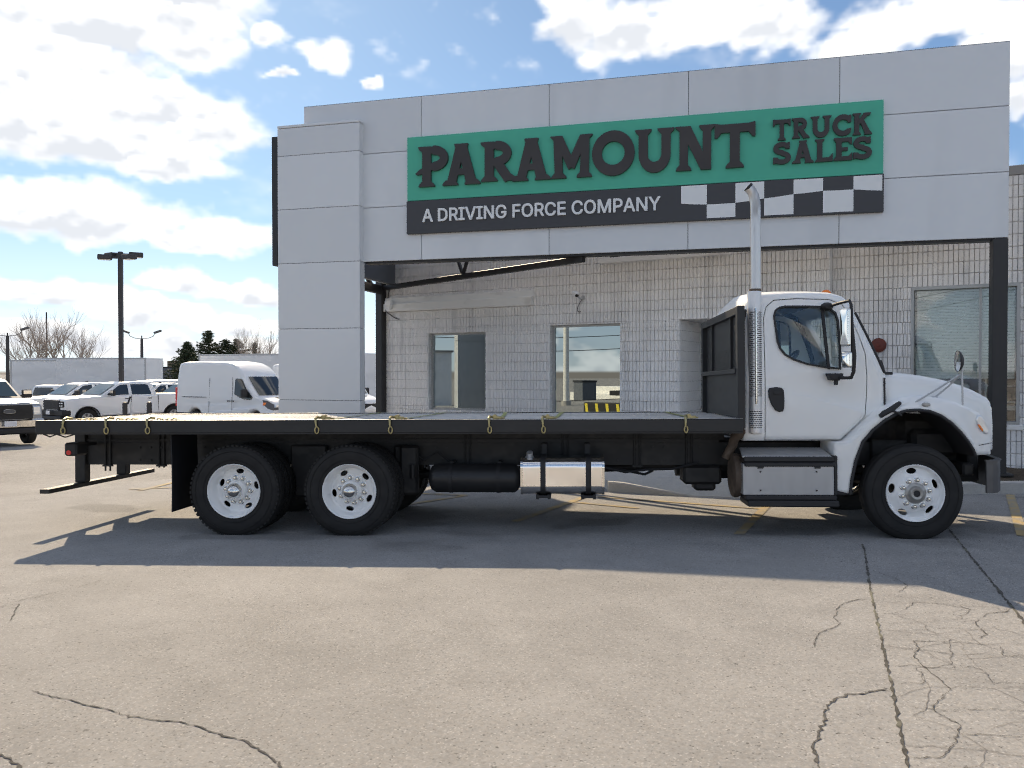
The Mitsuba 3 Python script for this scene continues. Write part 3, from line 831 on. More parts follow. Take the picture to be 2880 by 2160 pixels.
for a, b in zip(TZ[:-1], TZ[1:]):
    part(por, "tower_panel", cat(box(-0.47, 1.255, -0.17, -0.155, a + 0.005, b - 0.005), box(1.24, 1.255, -0.154, 0.02, a + 0.005, b - 0.005), box(-0.47, -0.455, -0.154, 0.02, a + 0.005, b - 0.005)), PANELS[int(abs(a) * 10) % 3], 20, FASCIA)
part(por, "tower_core", cat(box(-0.452, 1.237, -0.15, -0.02, -0.5, 6.34), box(-0.452, 1.237, -0.02, 0.03, -0.5, 3.70)), "panel_joint", False, FASCIA)
for a, b in zip(TZ[:-1], TZ[1:]):
    part(por, "tower_rear_panel", cat(box(-0.47, 0.38, 0.032, 0.045, a + 0.005, b - 0.005), box(0.39, 1.255, 0.032, 0.045, a + 0.005, b - 0.005)) if b < 4 else box(-0.47, -0.005, 0.022, 0.036, a + 0.005, b - 0.005), "silver_panel", 20, FASCIA)
for a, b in zip(TZ[:-1], TZ[1:]):
    for y0, y1 in ((0.05, 0.93), (0.94, 1.86)):
        part(por, "wing_panel", box(-0.47, -0.32, y0, y1, a + 0.005, b - 0.005, 0.003), "silver_panel", 20, FASCIA)
for j in range(3):
    for y0, y1 in ((0.17, 2.12), (2.13, 4.10)):
        part(por, "side_fascia_panel", box(0.0, 0.045, y0, y1, FZ[j] + 0.006, FZ[j + 1] - 0.02, 0.003), "silver_panel", 20, FASCIA)
part(por, "side_fascia_backing", box(0.046, 0.15, 0.17, 4.10, 3.74, 6.74), "dark_cladding", False, FASCIA)
part(por, "wing_core", box(-0.455, -0.335, 0.05, 1.85, -0.5, 6.34), "panel_joint", False, FASCIA)
part(por, "tower_cap", box(-0.475, 1.26, -0.176, 0.03, 6.335, 6.385, 0.006), "silver_panel", 20, FASCIA)
part(por, "side_sign", cat(box(-0.605, -0.475, -0.165, 1.2, 3.70, 6.19, 0.01)), "black_steel", 20, FASCIA, label="dark flat sign box seen edge on at the tower's left side")
# posts and beams
part(por, "steel_post", box(-0.107, 0.107, -0.107, 0.107, -0.6, 3.72, 0.012), "black_steel", 20, frame([7.62, 13.0, 0], [0.964541, -0.263932, 0], [0.263932, 0.964541, 0]))
part(por, "steel_post", box(-0.095, 0.095, -0.095, 0.095, -0.8, 4.2, 0.012), "black_steel", 20, frame([-3.175, 20.1, 0], [0.866897, -0.498488, 0], [0.498488, 0.866897, 0]))
part(por, "base_plate", box(-0.19, 0.19, -0.19, 0.19, 0.02, 0.06, 0.006), "black_steel", 20, frame([7.62, 13.0, 0], [0.964541, -0.263932, 0], [0.263932, 0.964541, 0]))
A_, B_ = np.array([-3.1, 20.05, 3.66]), np.array([1.28, 14.85, 3.66])


def beam(a, b, w=0.055, h=0.055):
    a, b = np.asarray(a, float), np.asarray(b, float)
    d = b - a
    L = np.linalg.norm(d)
    ex = d / L
    ey = np.cross([0, 0, 1], ex)
    ey /= np.linalg.norm(ey)
    f = frame(a, ex, ey)
    m = box(0, L, -w, w, -h, h, 0.006)
    return mapv(m, lambda v: v @ f[:3, :3].T + f[:3, 3])


part(por, "steel_beam", beam(A_, B_), "black_steel", 20)
part(por, "steel_beam", beam([-3.2, 20.0, 3.62], [-4.1, 16.35, 3.62], 0.06, 0.10), "black_steel", 20)
part(por, "steel_beam", beam([-3.2, 20.0, 4.25], [-4.1, 16.35, 4.25], 0.06, 0.05), "black_steel", 20)
mid = A_ + (B_ - A_) * 0.47
for sg in (-1, 1):
    part(por, "brace", beam(mid + [0, 0, 0.03], mid + (B_ - A_) / np.linalg.norm(B_ - A_) * sg * 0.30 + [0, 0, 0.62], 0.03, 0.03), "black_steel", 20)
part(por, "brace", beam([-3.3, 19.6, 3.66], [-3.55, 18.6, 4.25], 0.04, 0.04), "black_steel", 20)
part(por, "steel_beam", beam([-3.1, 20.05, 4.3], [1.28, 14.85, 4.3]), "black_steel", 20)

# ------------------------------------------------------------------ the sign
sign = thing("storefront_sign", "long green and black sign of raised letters and a chequered flag on the portal front", "sign")
S0, S1, SB, SM, ST = 2.18, 10.36, 4.205, 4.815, 5.995
part(sign, "green_board", box(S0, S1, -0.075, -0.004, SM + 0.004, ST, 0.004), "sign_green", 20, FASCIA)
part(sign, "black_board", box(S0 - 0.01, S1 + 0.01, -0.085, -0.004, SB, SM - 0.004, 0.004), "sign_black", 20, FASCIA)
XC = [7.184, 7.612, 8.076, 8.536, 8.999, 9.454, 9.916, 10.344]
ZM = [4.501, 4.466, 4.469, 4.516, 4.561, 4.590, 4.587, 4.543]
for i in range(7):
    hi = i % 2 == 0
    q = [(XC[i], ZM[i]), ((XC[i] + XC[i + 1]) / 2, (ZM[i] + ZM[i + 1]) / 2 - 0.004), (XC[i + 1], ZM[i + 1])]
    poly = q + ([(XC[i + 1], 4.797), (XC[i], 4.797)] if hi else [(XC[i + 1], 4.235), (XC[i], 4.235)])
    part(sign, "flag_square", extr(Polygon(poly).buffer(0), -0.088, -0.082), "letter_white", False, FASCIA)


def st(x0, y0, x1, y1, t):
    return LineString([(x0, y0), (x1, y1)]).buffer(t / 2, cap_style="flat")


def serif(x, y, w, h, up=True):
    """A flared slab serif centred at x, growing from y."""
    s = 1 if up else -1
    return Polygon([(x - w / 2, y), (x + w / 2, y), (x + w / 2 - 0.03, y + s * h * 0.45), (x + w * 0.26, y + s * h), (x - w * 0.26, y + s * h), (x - w / 2 + 0.03, y + s * h * 0.45)])


def arc(cx, cy, rx, ry, a0, a1, n=28):
    a = np.radians(np.linspace(a0, a1, n))
    return [(cx + rx * math.cos(t), cy + ry * math.sin(t)) for t in a]


TH = 0.235


def glyph(ch):
    """(shape, advance) of a flared slab serif capital one unit high."""
    t = TH
    if ch in "PR":
        bowl = LineString(arc(0.46, 0.70, 0.30, 0.205, 92, -92)).buffer(t * 0.46, cap_style="flat")
        g = [st(0.26, 0, 0.26, 1.0, t), bowl, sbox(0.26, 0.825, 0.48, 0.995), sbox(0.26, 0.41, 0.48, 0.58), serif(0.26, 0, 0.46, 0.13), Polygon([(0.02, 1.0), (0.26, 1.0), (0.26, 0.86), (0.12, 0.88), (0.05, 0.93)])]
        if ch == "R":
            g += [st(0.48, 0.47, 0.80, 0.03, t), Polygon([(0.66, 0), (1.02, 0), (0.99, 0.07), (0.86, 0.16), (0.70, 0.12)])]
            return unary_union(g), 1.0
        g += [Polygon([(0.16, 0.33), (0.16, 0.47), (0.05, 0.42), (-0.06, 0.33), (-0.02, 0.31)])]
        return unary_union(g), 0.93
    if ch == "A":
        g = [Polygon([(0.40, 1.0), (0.64, 1.0), (0.36, 0.0), (0.12, 0.0)]), Polygon([(0.42, 1.0), (0.66, 1.0), (0.96, 0.0), (0.68, 0.0)]), sbox(0.30, 0.25, 0.78, 0.39), serif(0.22, 0, 0.44, 0.12), serif(0.84, 0, 0.44, 0.12), Polygon([(0.34, 1.0), (0.72, 1.0), (0.68, 0.90), (0.38, 0.90)])]
        return unary_union(g), 1.08
    if ch == "M":
        g = [Polygon([(0.15, 0), (0.37, 0), (0.33, 1.0), (0.11, 1.0)]), Polygon([(0.87, 0), (1.11, 0), (1.13, 1.0), (0.91, 1.0)]), Polygon([(0.11, 1.0), (0.36, 1.0), (0.72, 0.32), (0.54, 0.20)]), Polygon([(1.10, 1.0), (0.88, 1.0), (0.50, 0.32), (0.70, 0.20)]), serif(0.26, 0, 0.44, 0.12), serif(0.99, 0, 0.44, 0.12), Polygon([(0.0, 1.0), (0.2, 1.0), (0.2, 0.88), (0.10, 0.92)]), Polygon([(1.24, 1.0), (1.04, 1.0), (1.04, 0.88), (1.14, 0.92)])]
        return unary_union(g), 1.25
    if ch == "O":
        return LinearRing(arc(0.56, 0.5, 0.43, 0.41, 0, 355, 44)).buffer(t * 0.52), 1.12
    if ch == "C":
        g = [LineString(arc(0.55, 0.5, 0.42, 0.41, 48, 318, 40)).buffer(t * 0.52, cap_style="flat"), Polygon([(0.80, 0.62), (0.96, 0.64), (0.96, 1.0), (0.86, 0.98), (0.76, 0.86)]), Polygon([(0.78, 0.3), (0.98, 0.34), (0.92, 0.12), (0.78, 0.10)])]
        return unary_union(g), 1.03
    if ch == "U":
        g = [LineString([(0.26, 1.0), (0.26, 0.42)] + arc(0.57, 0.42, 0.31, 0.31, 180, 360, 24) + [(0.88, 0.42), (0.88, 1.0)]).buffer(t * 0.5, cap_style="flat"), serif(0.26, 1.0, 0.46, 0.12, False), serif(0.88, 1.0, 0.46, 0.12, False)]
        return unary_union(g), 1.14
    if ch == "N":
        g = [st(0.24, 0, 0.24, 1.0, t * 0.9), st(0.86, 0.0, 0.86, 1.0, t * 0.9), Polygon([(0.13, 1.0), (0.42, 1.0), (0.97, 0.0), (0.70, 0.0)]), serif(0.24, 0, 0.42, 0.12), serif(0.86, 1.0, 0.42, 0.12, False), Polygon([(0.0, 1.0), (0.2, 1.0), (0.2, 0.88), (0.10, 0.92)])]
        return unary_union(g), 1.08
    if ch == "T":
        g = [st(0.5, 0, 0.5, 1.0, t), sbox(0.03, 0.82, 0.97, 1.0), serif(0.5, 0, 0.46, 0.13), Polygon([(0.0, 1.03), (0.16, 1.0), (0.16, 0.82), (0.06, 0.70), (0.0, 0.70)]), Polygon([(1.0, 1.03), (0.84, 1.0), (0.84, 0.82), (0.94, 0.70), (1.0, 0.70)])]
        return unary_union(g), 1.0
    if ch == "K":
        g = [st(0.25, 0, 0.25, 1.0, t), Polygon([(0.30, 0.40), (0.30, 0.62), (0.62, 1.0), (0.92, 1.0)]), Polygon([(0.42, 0.62), (0.60, 0.70), (1.0, 0.0), (0.70, 0.0)]), serif(0.25, 0, 0.44, 0.12), serif(0.25, 1.0, 0.44, 0.12, False), serif(0.84, 0, 0.40, 0.12), serif(0.78, 1.0, 0.40, 0.12, False)]
        return unary_union(g), 1.05
    if ch == "S":
        g = [LineString(arc(0.45, 0.72, 0.28, 0.19, 25, 270, 26) + arc(0.45, 0.275, 0.30, 0.195, 90, -155, 28)[1:]).buffer(t * 0.45, cap_style="flat"), Polygon([(0.60, 0.70), (0.80, 0.70), (0.80, 1.0), (0.70, 0.98)]), Polygon([(0.28, 0.28), (0.06, 0.30), (0.06, 0.0), (0.18, 0.03)])]
        return unary_union(g), 0.90
    if ch == "L":
        g = [st(0.26, 0, 0.26, 1.0, t), sbox(0.2, 0.0, 0.80, 0.17), serif(0.26, 1.0, 0.46, 0.12, False), Polygon([(0.86, 0.36), (0.70, 0.17), (0.70, 0.0), (0.86, 0.0)]), Polygon([(0.03, 0), (0.2, 0), (0.2, 0.12), (0.08, 0.08)])]
        return unary_union(g), 0.88
    if ch == "E":
        g = [st(0.26, 0, 0.26, 1.0, t), sbox(0.1, 0.0, 0.80, 0.17), sbox(0.1, 0.83, 0.78, 1.0), sbox(0.26, 0.43, 0.66, 0.57), Polygon([(0.86, 0.34), (0.70, 0.17), (0.70, 0.0), (0.86, 0.0)]), Polygon([(0.84, 0.68), (0.68, 0.83), (0.68, 1.0), (0.84, 1.0)]), sbox(0.03, 0.0, 0.3, 0.09), sbox(0.03, 0.91, 0.3, 1.0)]
        return unary_union(g), 0.90


def put_letter(ch, x0, x1, z0, z1, y1=-0.078, depth=0.055):
    g, _ = glyph(ch)
    g = g.buffer(-0.008).buffer(0.014).simplify(0.004)
    a, b, c, d = g.bounds
    g = affinity.translate(affinity.scale(affinity.translate(g, -a, -b), (x1 - x0) / (c - a), (z1 - z0) / (d - b), origin=(0, 0)), x0, z0)
    part(sign, "letter", extr(g, y1 - depth, y1), "letter_bronze", False, FASCIA)


for ch, x0, x1 in (("P", 2.366, 3.0), ("A", 2.892, 3.618), ("R", 3.625, 4.30), ("A", 4.215, 4.925), ("M", 4.913, 5.672), ("O", 5.66, 6.40), ("U", 6.403, 7.075), ("N", 7.085, 7.741), ("T", 7.735, 8.395)):
    put_letter(ch, x0, x1, 5.048 if ch != "O" else 5.04, 5.795 if ch != "O" else 5.82)
for w, xs, z0, z1 in (("TRUCK", 8.66, 5.45, 5.795), ("SALES", 8.665, 5.055, 5.42)):
    adv = [glyph(c)[1] for c in w]
    k = (10.19 - xs) / sum(adv)
    x = xs
    for c, a in zip(w, adv):
        put_letter(c, x + 0.01, x + a * k - 0.005, z0, z1, depth=0.05)
        x += a * k
tx = meshkit.text_mesh("A DRIVING FORCE COMPANY", 0.225, 0.03, True)
b0, b1 = tx.bounds
tx = mapv(tx, lambda v: np.column_stack([(v[:, 0] - b0[0]) / (b1[0] - b0[0]) * (6.84 - 2.49) + 2.49, -0.088 - v[:, 2], v[:, 1] - b0[1] + 4.405]))
part(sign, "lettering", tm(tx.vertices, tx.faces[:, ::-1]), "letter_white", False, FASCIA, label="white raised line of lettering A DRIVING FORCE COMPANY")
# ------------------------------------------------------------------ the flatbed truck (x forward, y away from the viewer's side, z up)
trk = thing("flatbed_truck", "white cab flatbed truck with long empty black deck and shiny fuel tank", "truck")


def tp(name, mesh, m, smooth=35, tw=None, parent=trk, label=None, kind=None):
    return part(parent, name, mesh, m, smooth, TRUCK if tw is None else TRUCK @ tw, label, kind)


YC = 1.22
R_T = 0.512
TIRE = [(0.292, 0.03), (0.31, 0.012), (0.34, 0.004), (0.40, -0.002), (0.45, 0.004), (0.485, 0.016), (0.503, 0.034), (R_T, 0.052), (R_T + 0.003, 0.14), (R_T, 0.228), (0.503, 0.246), (0.485, 0.264), (0.45, 0.276), (0.40, 0.282), (0.34, 0.276), (0.31, 0.268), (0.292, 0.25)]
tire_m = lathe(TIRE, 64, closed=True)
lugs_ = []
for k in range(60):
    a = 2 * PI * k / 60
    for y0 in (0.012, 0.206):
        q = box(R_T - 0.016, R_T + 0.004, y0 + 0.008, y0 + 0.056, -0.017, 0.017)
        lugs_.append(moved(q, ry=a))


ribs_ = [lathe([(R_T, y - 0.018), (R_T + 0.007, y - 0.015), (R_T + 0.007, y + 0.015), (R_T, y + 0.018)], 48) for y in (0.105, 0.14, 0.175)]
side_ribs = [lathe([(r, 0.0035), (r + 0.004, -0.004), (r + 0.008, 0.0035)], 64) for r in (0.345, 0.44)]
TIRE_PLY = mikit.ply(cat(tire_m, lugs_, ribs_, side_ribs), "tire_rubber", smooth=30)
STEER_PLY = mikit.ply(cat(tire_m, ribs_, side_ribs), "tire_rubber", smooth=30)


def hand_holes(m, rad, rx, rz, phase, n=5):
    body = mf(m)
    for k in range(n):
        a = phase + 2 * PI * k / n
        e = affinity.translate(affinity.rotate(affinity.scale(Point(0, 0).buffer(1.0, 16), rz, rx), math.degrees(a), origin=(0, 0)), rad * math.cos(a), rad * math.sin(a))
        body = body - mf(extr(e, -0.2, 0.4))
    return un(body)


front_rim = hand_holes(lathe([(0.0, 0.006), (0.115, 0.006), (0.15, 0.010), (0.185, 0.018), (0.215, 0.030), (0.245, 0.046), (0.265, 0.052), (0.282, 0.040), (0.290, 0.018), (0.294, 0.0), (0.302, -0.004), (0.306, 0.004), (0.304, 0.022), (0.292, 0.05), (0.27, 0.075), (0.24, 0.062), (0.2, 0.044), (0.15, 0.03), (0.0, 0.03)], 64, closed=False), 0.236, 0.052, 0.030, 0.42)
rear_rim = hand_holes(lathe([(0.0, 0.150), (0.13, 0.150), (0.19, 0.150), (0.235, 0.158), (0.252, 0.150), (0.262, 0.128), (0.266, 0.07), (0.276, 0.048), (0.290, 0.030), (0.294, 0.004), (0.302, -0.004), (0.307, 0.004), (0.305, 0.03), (0.288, 0.06), (0.280, 0.10), (0.276, 0.16), (0.25, 0.178), (0.19, 0.166), (0.0, 0.166)], 64), 0.212, 0.045, 0.028, 1.15)
FRONT_RIM, REAR_RIM = mikit.ply(front_rim, "wheel_white", smooth=30), mikit.ply(rear_rim, "wheel_white", smooth=30)
NUT = mikit.ply(cat(lathe([(0.0, -0.046), (0.012, -0.045), (0.020, -0.037), (0.022, -0.024), (0.022, 0.0)], 14), lathe([(0.022, -0.006), (0.028, -0.004), (0.029, 0.0)], 14)), "chrome", smooth=40)
FRONT_HUB = mikit.ply(cat(lathe([(0.034, -0.010), (0.036, -0.036), (0.060, -0.040), (0.072, -0.030), (0.078, -0.006), (0.100, 0.0), (0.112, 0.006)], 36), lathe([(0.0, -0.012), (0.034, -0.012)], 24)), "hub_metal", smooth=40)
CAPB = mikit.ply(lathe([(0.0, -0.0335), (0.030, -0.033), (0.034, -0.028)], 24), "black_trim", smooth=40)
REAR_HUB = mikit.ply(lathe([(0.088, 0.03), (0.094, 0.034), (0.097, 0.06), (0.112, 0.072), (0.116, 0.084), (0.116, 0.150)], 36), "wheel_white", smooth=40)
REAR_CAP = mikit.ply(lathe([(0.0, -0.052), (0.025, -0.049), (0.050, -0.038), (0.070, -0.019), (0.083, 0.006), (0.089, 0.032), (0.090, 0.06)], 36), "chrome", smooth=40)
DRUM = mikit.ply(cat(lathe([(0.0, 0.07), (0.20, 0.07), (0.205, 0.09), (0.205, 0.24)], 32)), "black_frame", smooth=30)


def wheel(x, y, out, kind, nuts=True):
    """out: -1 = outer face towards the viewer's side, +1 = away."""
    w = uniq(f"{trk}__wheel")
    b = frame([x, y, 0.505], [-out, 0, 0], [0, -out, 0])
    sp_ = {-0.66: 0.35, 0.66: 0.9}.get(x, 0.0) * (1 if out < 0 else 2)
    b = b @ frame([0, 0, 0], [math.cos(sp_), 0, math.sin(sp_)], [0, 1, 0])
    if kind == "inner":
        b = frame([x, y, 0.505], [out, 0, 0], [0, out, 0])
    share(w, "tire", STEER_PLY if kind == "front" else TIRE_PLY, TRUCK @ b)
    share(w, "rim", FRONT_RIM if kind == "front" else REAR_RIM, TRUCK @ b)
    if kind == "inner":
        return
    if kind == "front":
        share(w, "hub", FRONT_HUB, TRUCK @ b)
        share(w, "hub_opening", CAPB, TRUCK @ b)
        share(w, "brake_drum", DRUM, TRUCK @ b)
        ny = 0.012
    else:
        share(w, "hub", REAR_HUB, TRUCK @ b)
        share(w, "hub_cap", REAR_CAP, TRUCK @ b)
        share(w, "brake_drum", DRUM, TRUCK @ b @ frame([0, 0.13, 0], [1, 0, 0], [0, 1, 0]))
        ny = 0.150
    if nuts:
        for k in range(10):
            a = 0.2 + 2 * PI * k / 10
            share(w, "lug_nut", NUT, TRUCK @ b @ frame([0.1425 * math.cos(a), ny, 0.1425 * math.sin(a)], [1, 0, 0], [0, 1, 0]))


XF = 6.77
wheel(XF, 0.03, -1, "front")
wheel(XF, 2.41, 1, "front", False)
for x in (-0.66, 0.66):
    wheel(x, 0.03, -1, "rear")
    wheel(x, 0.655, -1, "inner")
    wheel(x, 2.41, 1, "rear", False)
    wheel(x, 1.785, 1, "inner")

# deck
XB0, XB1 = -2.916, 4.955
DZ = 1.298
for k in range(18):
    y0 = 0.005 + k * 0.1352
    tp("deck_plank", box(XB0 + 0.06, XB1 - 0.02, y0, y0 + 0.131, 1.26, DZ - 0.002 + 0.003 * ((k * 5) % 3 - 1), 0.004), "deck_wood", 20)
for s, y0, y1 in ((0, -0.075, 0.0), (1, 2.44, 2.515)):
    tp("side_rail", cat(box(XB0, XB1, y0, y1, 1.165, DZ + 0.006, 0.006), box(XB0, XB1, y0 + (0.0 if s else 0.012), y1 + (0.0 if not s else -0.012), 1.150, 1.166)), "body_black", 20)
    tp("rail_cap", box(XB0, XB1, y0 + 0.002, y1 - 0.002, DZ + 0.0062, DZ + 0.009, 0.001), "worn_steel", 20, label="worn bare steel top edge of the deck's side rail")
tp("rear_rail", box(XB0, XB0 + 0.055, 0.0, 2.44, 1.165, DZ + 0.005, 0.005), "body_black", 20)
for s in (0, 1):
    y = 0.80 if s == 0 else 1.64
    tp("deck_stringer", cat(box(XB0 + 0.08, XB1 - 0.05, y - 0.045, y + 0.045, 1.03, 1.165), box(XB0 + 0.08, XB1 - 0.05, y - 0.07, y + 0.07, 1.03, 1.045)), "black_frame", 20)
for k in range(20):
    x = XB0 + 0.35 + k * 0.385
    tp("crossmember", cat(box(x - 0.006, x + 0.006, 0.70, 1.74, 1.166, 1.258), box(x - 0.006, x + 0.006, 0.0, 2.44, 1.20, 1.258)), "black_frame", 20)
for s in (0, 1):
    y = 0.75 if s == 0 else 1.69
    sg = 1 if s == 0 else -1
    fr = tp("frame_rail", cat(box(-2.83, 7.45, y, y + sg * 0.01, 0.735, 1.0), box(-2.83, 7.45, y, y + sg * 0.085, 0.735, 0.747), box(-2.83, 7.45, y, y + sg * 0.085, 0.988, 1.0)), "black_frame", 20)
    bolts = []
    r = np.random.default_rng(5 + s)
    for x in np.arange(-2.4, 5.0, 0.135):
        if r.random() < 0.55:
            for z in (0.79, 0.945):
                if r.random() < 0.75:
                    bolts.append(cyl((x, y - sg * 0.014, z), (x, y, z), 0.014, 6))
    tp("bolts", cat(bolts), "black_trim", 30, parent=fr, kind="stuff")
tp("frame_spacer", cat(box(-2.8, 4.85, 0.76, 0.84, 1.0, 1.03), box(-2.8, 4.85, 1.60, 1.68, 1.0, 1.03)), "black_trim", 20)
for x in (-2.53, -1.85, 1.9, 3.06, 3.9, 4.5):
    tp("u_bolt", cat(*[cyl((x + dx, 0.735, 0.66 if x < -2.4 else 0.70), (x + dx, 0.735, 1.12), 0.011, 8) for dx in (-0.03, 0.03)], box(x - 0.06, x + 0.06, 0.715, 0.755, 0.715, 0.735)), "black_frame", 30)
for x in (-1.6, 0.0, 1.6, 3.0, 4.2, 5.4):
    tp("frame_crossmember", box(x - 0.04, x + 0.04, 0.76, 1.68, 0.80, 0.95, 0.01), "black_frame", 20)
# bumper, legs and lamp at the tail
for y in (0.70, 1.63):
    tp("rear_leg", box(-2.93, -2.80, y, y + 0.115, 0.525, 1.165, 0.006), "black_frame", 20)
tp("underride_bar", box(-2.915, -2.80, 0.0, 2.405, 0.472, 0.523, 0.005), "black_frame", 20)
lampb = tp("tail_lamp", cat(box(-2.75, -2.60, 0.20, 0.44, 0.885, 1.04, 0.02), box(-2.70, -2.66, 0.44, 0.72, 0.98, 1.02)), "black_trim", 30)
tp("lens", cat(cyl((-2.69, 0.192, 0.925), (-2.69, 0.205, 0.925), 0.028, 16), box(-2.755, -2.748, 0.22, 0.42, 0.90, 1.02, 0.003)), "red_lens", 30, parent=lampb)
lampc = tp("tail_lamp", cat(box(-2.75, -2.60, 2.0, 2.24, 0.885, 1.04, 0.02), box(-2.70, -2.66, 1.7, 2.0, 0.98, 1.02)), "black_trim", 30)
tp("lens", box(-2.755, -2.748, 2.02, 2.22, 0.90, 1.02, 0.003), "red_lens", 30, parent=lampc)
tp("wiring", tube([(-2.88, 0.02, 1.15), (-2.80, 0.02, 1.12), (-2.72, 0.02, 1.15), (-2.62, 0.02, 1.115), (-2.5, 0.02, 1.15)], 0.008, 6), "black_trim", 40)


def flap(y0, y1):
    n = 10
    z = np.linspace(1.165, 0.27, n)
    x = -1.385 + 0.03 * np.sin((1.165 - z) * 2.0) - 0.02 * (1.165 - z)
    rows = []
    for dx in (0.0, 0.012):
        rows.append([np.column_stack([x + dx, np.full(n, y), z + (0.0 if y < 1 else 0)]) for y in (y0, (y0 + y1) / 2, y1)])
    a, b = strip(rows[0]), strip(rows[1], True)
    return cat(a, b, strip([rows[0][0], rows[1][0]], True), strip([rows[0][2], rows[1][2]]))


tp("mud_flap", flap(0.02, 0.66), "rubber_flap", 60)
tp("mud_flap", flap(1.78, 2.42), "rubber_flap", 60)
# running gear
for x in (-0.66, 0.66):
    ax = tp("drive_axle", cat(cyl((x, 0.45, 0.505), (x, 1.99, 0.505), 0.075, 16), lathe([(0.0, -0.2), (0.12, -0.18), (0.2, -0.1), (0.215, 0.0), (0.2, 0.1), (0.12, 0.18), (0.0, 0.2)], 24, "y").apply_translation([x, 1.22, 0.52])), "black_frame", 30)
    tp("brake_chamber", cyl((x + 0.22, 0.86, 0.62), (x + 0.22, 1.04, 0.62), 0.085, 18), "black_trim", 35)
for y in (0.70, 1.64):
    pts = [(-1.15 + 2.3 * t, y + 0.05, 0.60 + 0.16 * (1 - (2 * t - 1) ** 2)) for t in np.linspace(0, 1, 13)]
    tp("leaf_spring", cat(*[cat(*[moved(box(-0.10, 0.10, -0.04, 0.04, -0.012, 0.012), (p[0], p[1], p[2] + 0.028 * q)) for p in pts[q:13 - q]]) for q in range(3)]), "black_frame", 20)
    for hx in (box(-0.09, 0.09, y, y + 0.1, 0.55, 0.98, 0.02), box(1.02, 1.22, y - 0.02, y + 0.1, 0.48, 0.98, 0.03), box(-1.22, -1.05, y, y + 0.1, 0.5, 0.9, 0.02)):
        tp("spring_hanger", hx, "black_frame", 25)
for y in (0.665, 1.735):
    tp("equalizer_beam", cat(box(-0.62, 0.62, y, y + 0.04, 0.46, 0.62, 0.02), box(-0.22, 0.22, y, y + 0.04, 0.36, 0.98, 0.03)), "black_frame", 25)
tp("drive_shaft", cat(cyl((0.8, 1.22, 0.56), (4.6, 1.22, 0.70), 0.055, 16), cyl((2.6, 1.22, 0.58), (2.75, 1.22, 0.59), 0.10, 16)), "black_frame", 30)
tp("shock_bracket", cat(box(1.12, 1.34, 0.55, 0.66, 0.40, 0.98, 0.03), cyl((1.28, 0.54, 0.60), (1.28, 0.54, 0.76), 0.035, 12)), "black_frame", 25)
tp("air_line", tube([(1.2, 0.6, 0.95), (1.4, 0.62, 0.8), (1.55, 0.64, 0.9), (1.7, 0.66, 0.78), (1.72, 0.68, 0.72)], 0.012, 6), "black_trim", 40)
tp("air_line", tube([(3.5, 0.66, 0.72), (3.75, 0.66, 0.66), (4.0, 0.66, 0.69), (4.3, 0.66, 0.70), (4.6, 0.66, 0.77)], 0.014, 6), "black_trim", 40)
tp("air_line", tube([(3.55, 0.9, 0.70), (3.9, 0.9, 0.63), (4.0, 0.9, 0.61), (4.1, 0.9, 0.66)], 0.016, 6), "black_trim", 40)
at_ = tp("air_tank", lathe([(0.0, 0.0), (0.08, 0.008), (0.135, 0.035), (0.165, 0.085), (0.166, 0.99), (0.137, 1.03), (0.08, 1.06), (0.0, 1.068)], 32, "x").apply_translation([1.49, 0.45, 0.615]), "body_black", 40)
tp("strap", cat(*[cat(lathe([(0.168, -0.02), (0.172, -0.02), (0.172, 0.02), (0.168, 0.02)], 32, "x").apply_translation([x, 0.45, 0.615]), box(x - 0.02, x + 0.02, 0.46, 0.75, 0.78, 0.80)) for x in (1.75, 2.3)]), "black_trim", 35, parent=at_)
# fuel tank
sec = Polygon([(0.02, 0.478), (0.60, 0.478), (0.60, 0.872), (0.02, 0.872)]).buffer(-0.10, join_style="mitre").buffer(0.10, 12)
ft = tp("fuel_tank", cat(extr(sec, 2.58, 3.48, "x")), "polished_tank", 40, label="polished metal fuel tank held by two black straps")
for x in (2.572, 3.462):
    tp("end_rim", extr(sec.buffer(0.007).difference(sec.buffer(-0.02)), x, x + 0.026, "x"), "chrome", 30, parent=ft)
for x in (2.79, 3.285):
    ring = sec.buffer(0.010).difference(sec.buffer(0.001))
    tp("strap", cat(extr(ring, x, x + 0.058, "x"), box(x, x + 0.058, 0.55, 0.75, 0.87, 1.0)), "black_trim", 30, parent=ft)
    tp("bracket", cat(box(x - 0.05, x - 0.02, 0.05, 0.66, 0.425, 0.474), box(x + 0.08, x + 0.11, 0.05, 0.66, 0.425, 0.474), box(x - 0.03, x + 0.09, 0.04, 0.66, 0.44, 0.466), box(x, x + 0.05, 0.62, 0.75, 0.45, 0.95)), "black_trim", 30, parent=ft)
tp("filler_cap", cat(cyl((2.67, 0.16, 0.86), (2.67, 0.12, 0.935), 0.036, 18), cyl((2.67, 0.155, 0.865), (2.67, 0.148, 0.882), 0.050, 18)), "dull_aluminium", 30, parent=ft)
# black gear between tank and step box
tp("battery_box", cat(box(4.42, 4.86, 0.66, 1.0, 0.52, 0.74, 0.03), box(4.55, 4.80, 0.70, 0.95, 0.44, 0.56, 0.03)), "black_frame", 25)
tp("transmission", cat(box(4.6, 6.0, 0.95, 1.5, 0.55, 1.02, 0.1), cyl((4.4, 1.22, 0.7), (4.7, 1.22, 0.7), 0.14, 16)), "black_frame", 30)
tp("exhaust_elbow", cat(tube([(4.93, 0.40, 0.98), (4.95, 0.36, 1.08), (5.03, 0.28, 1.14), (5.12, 0.22, 1.17)], 0.055, 12), cyl((4.86, 0.42, 0.84), (4.95, 0.40, 1.03), 0.05, 12)), "rusty_pipe", 40)
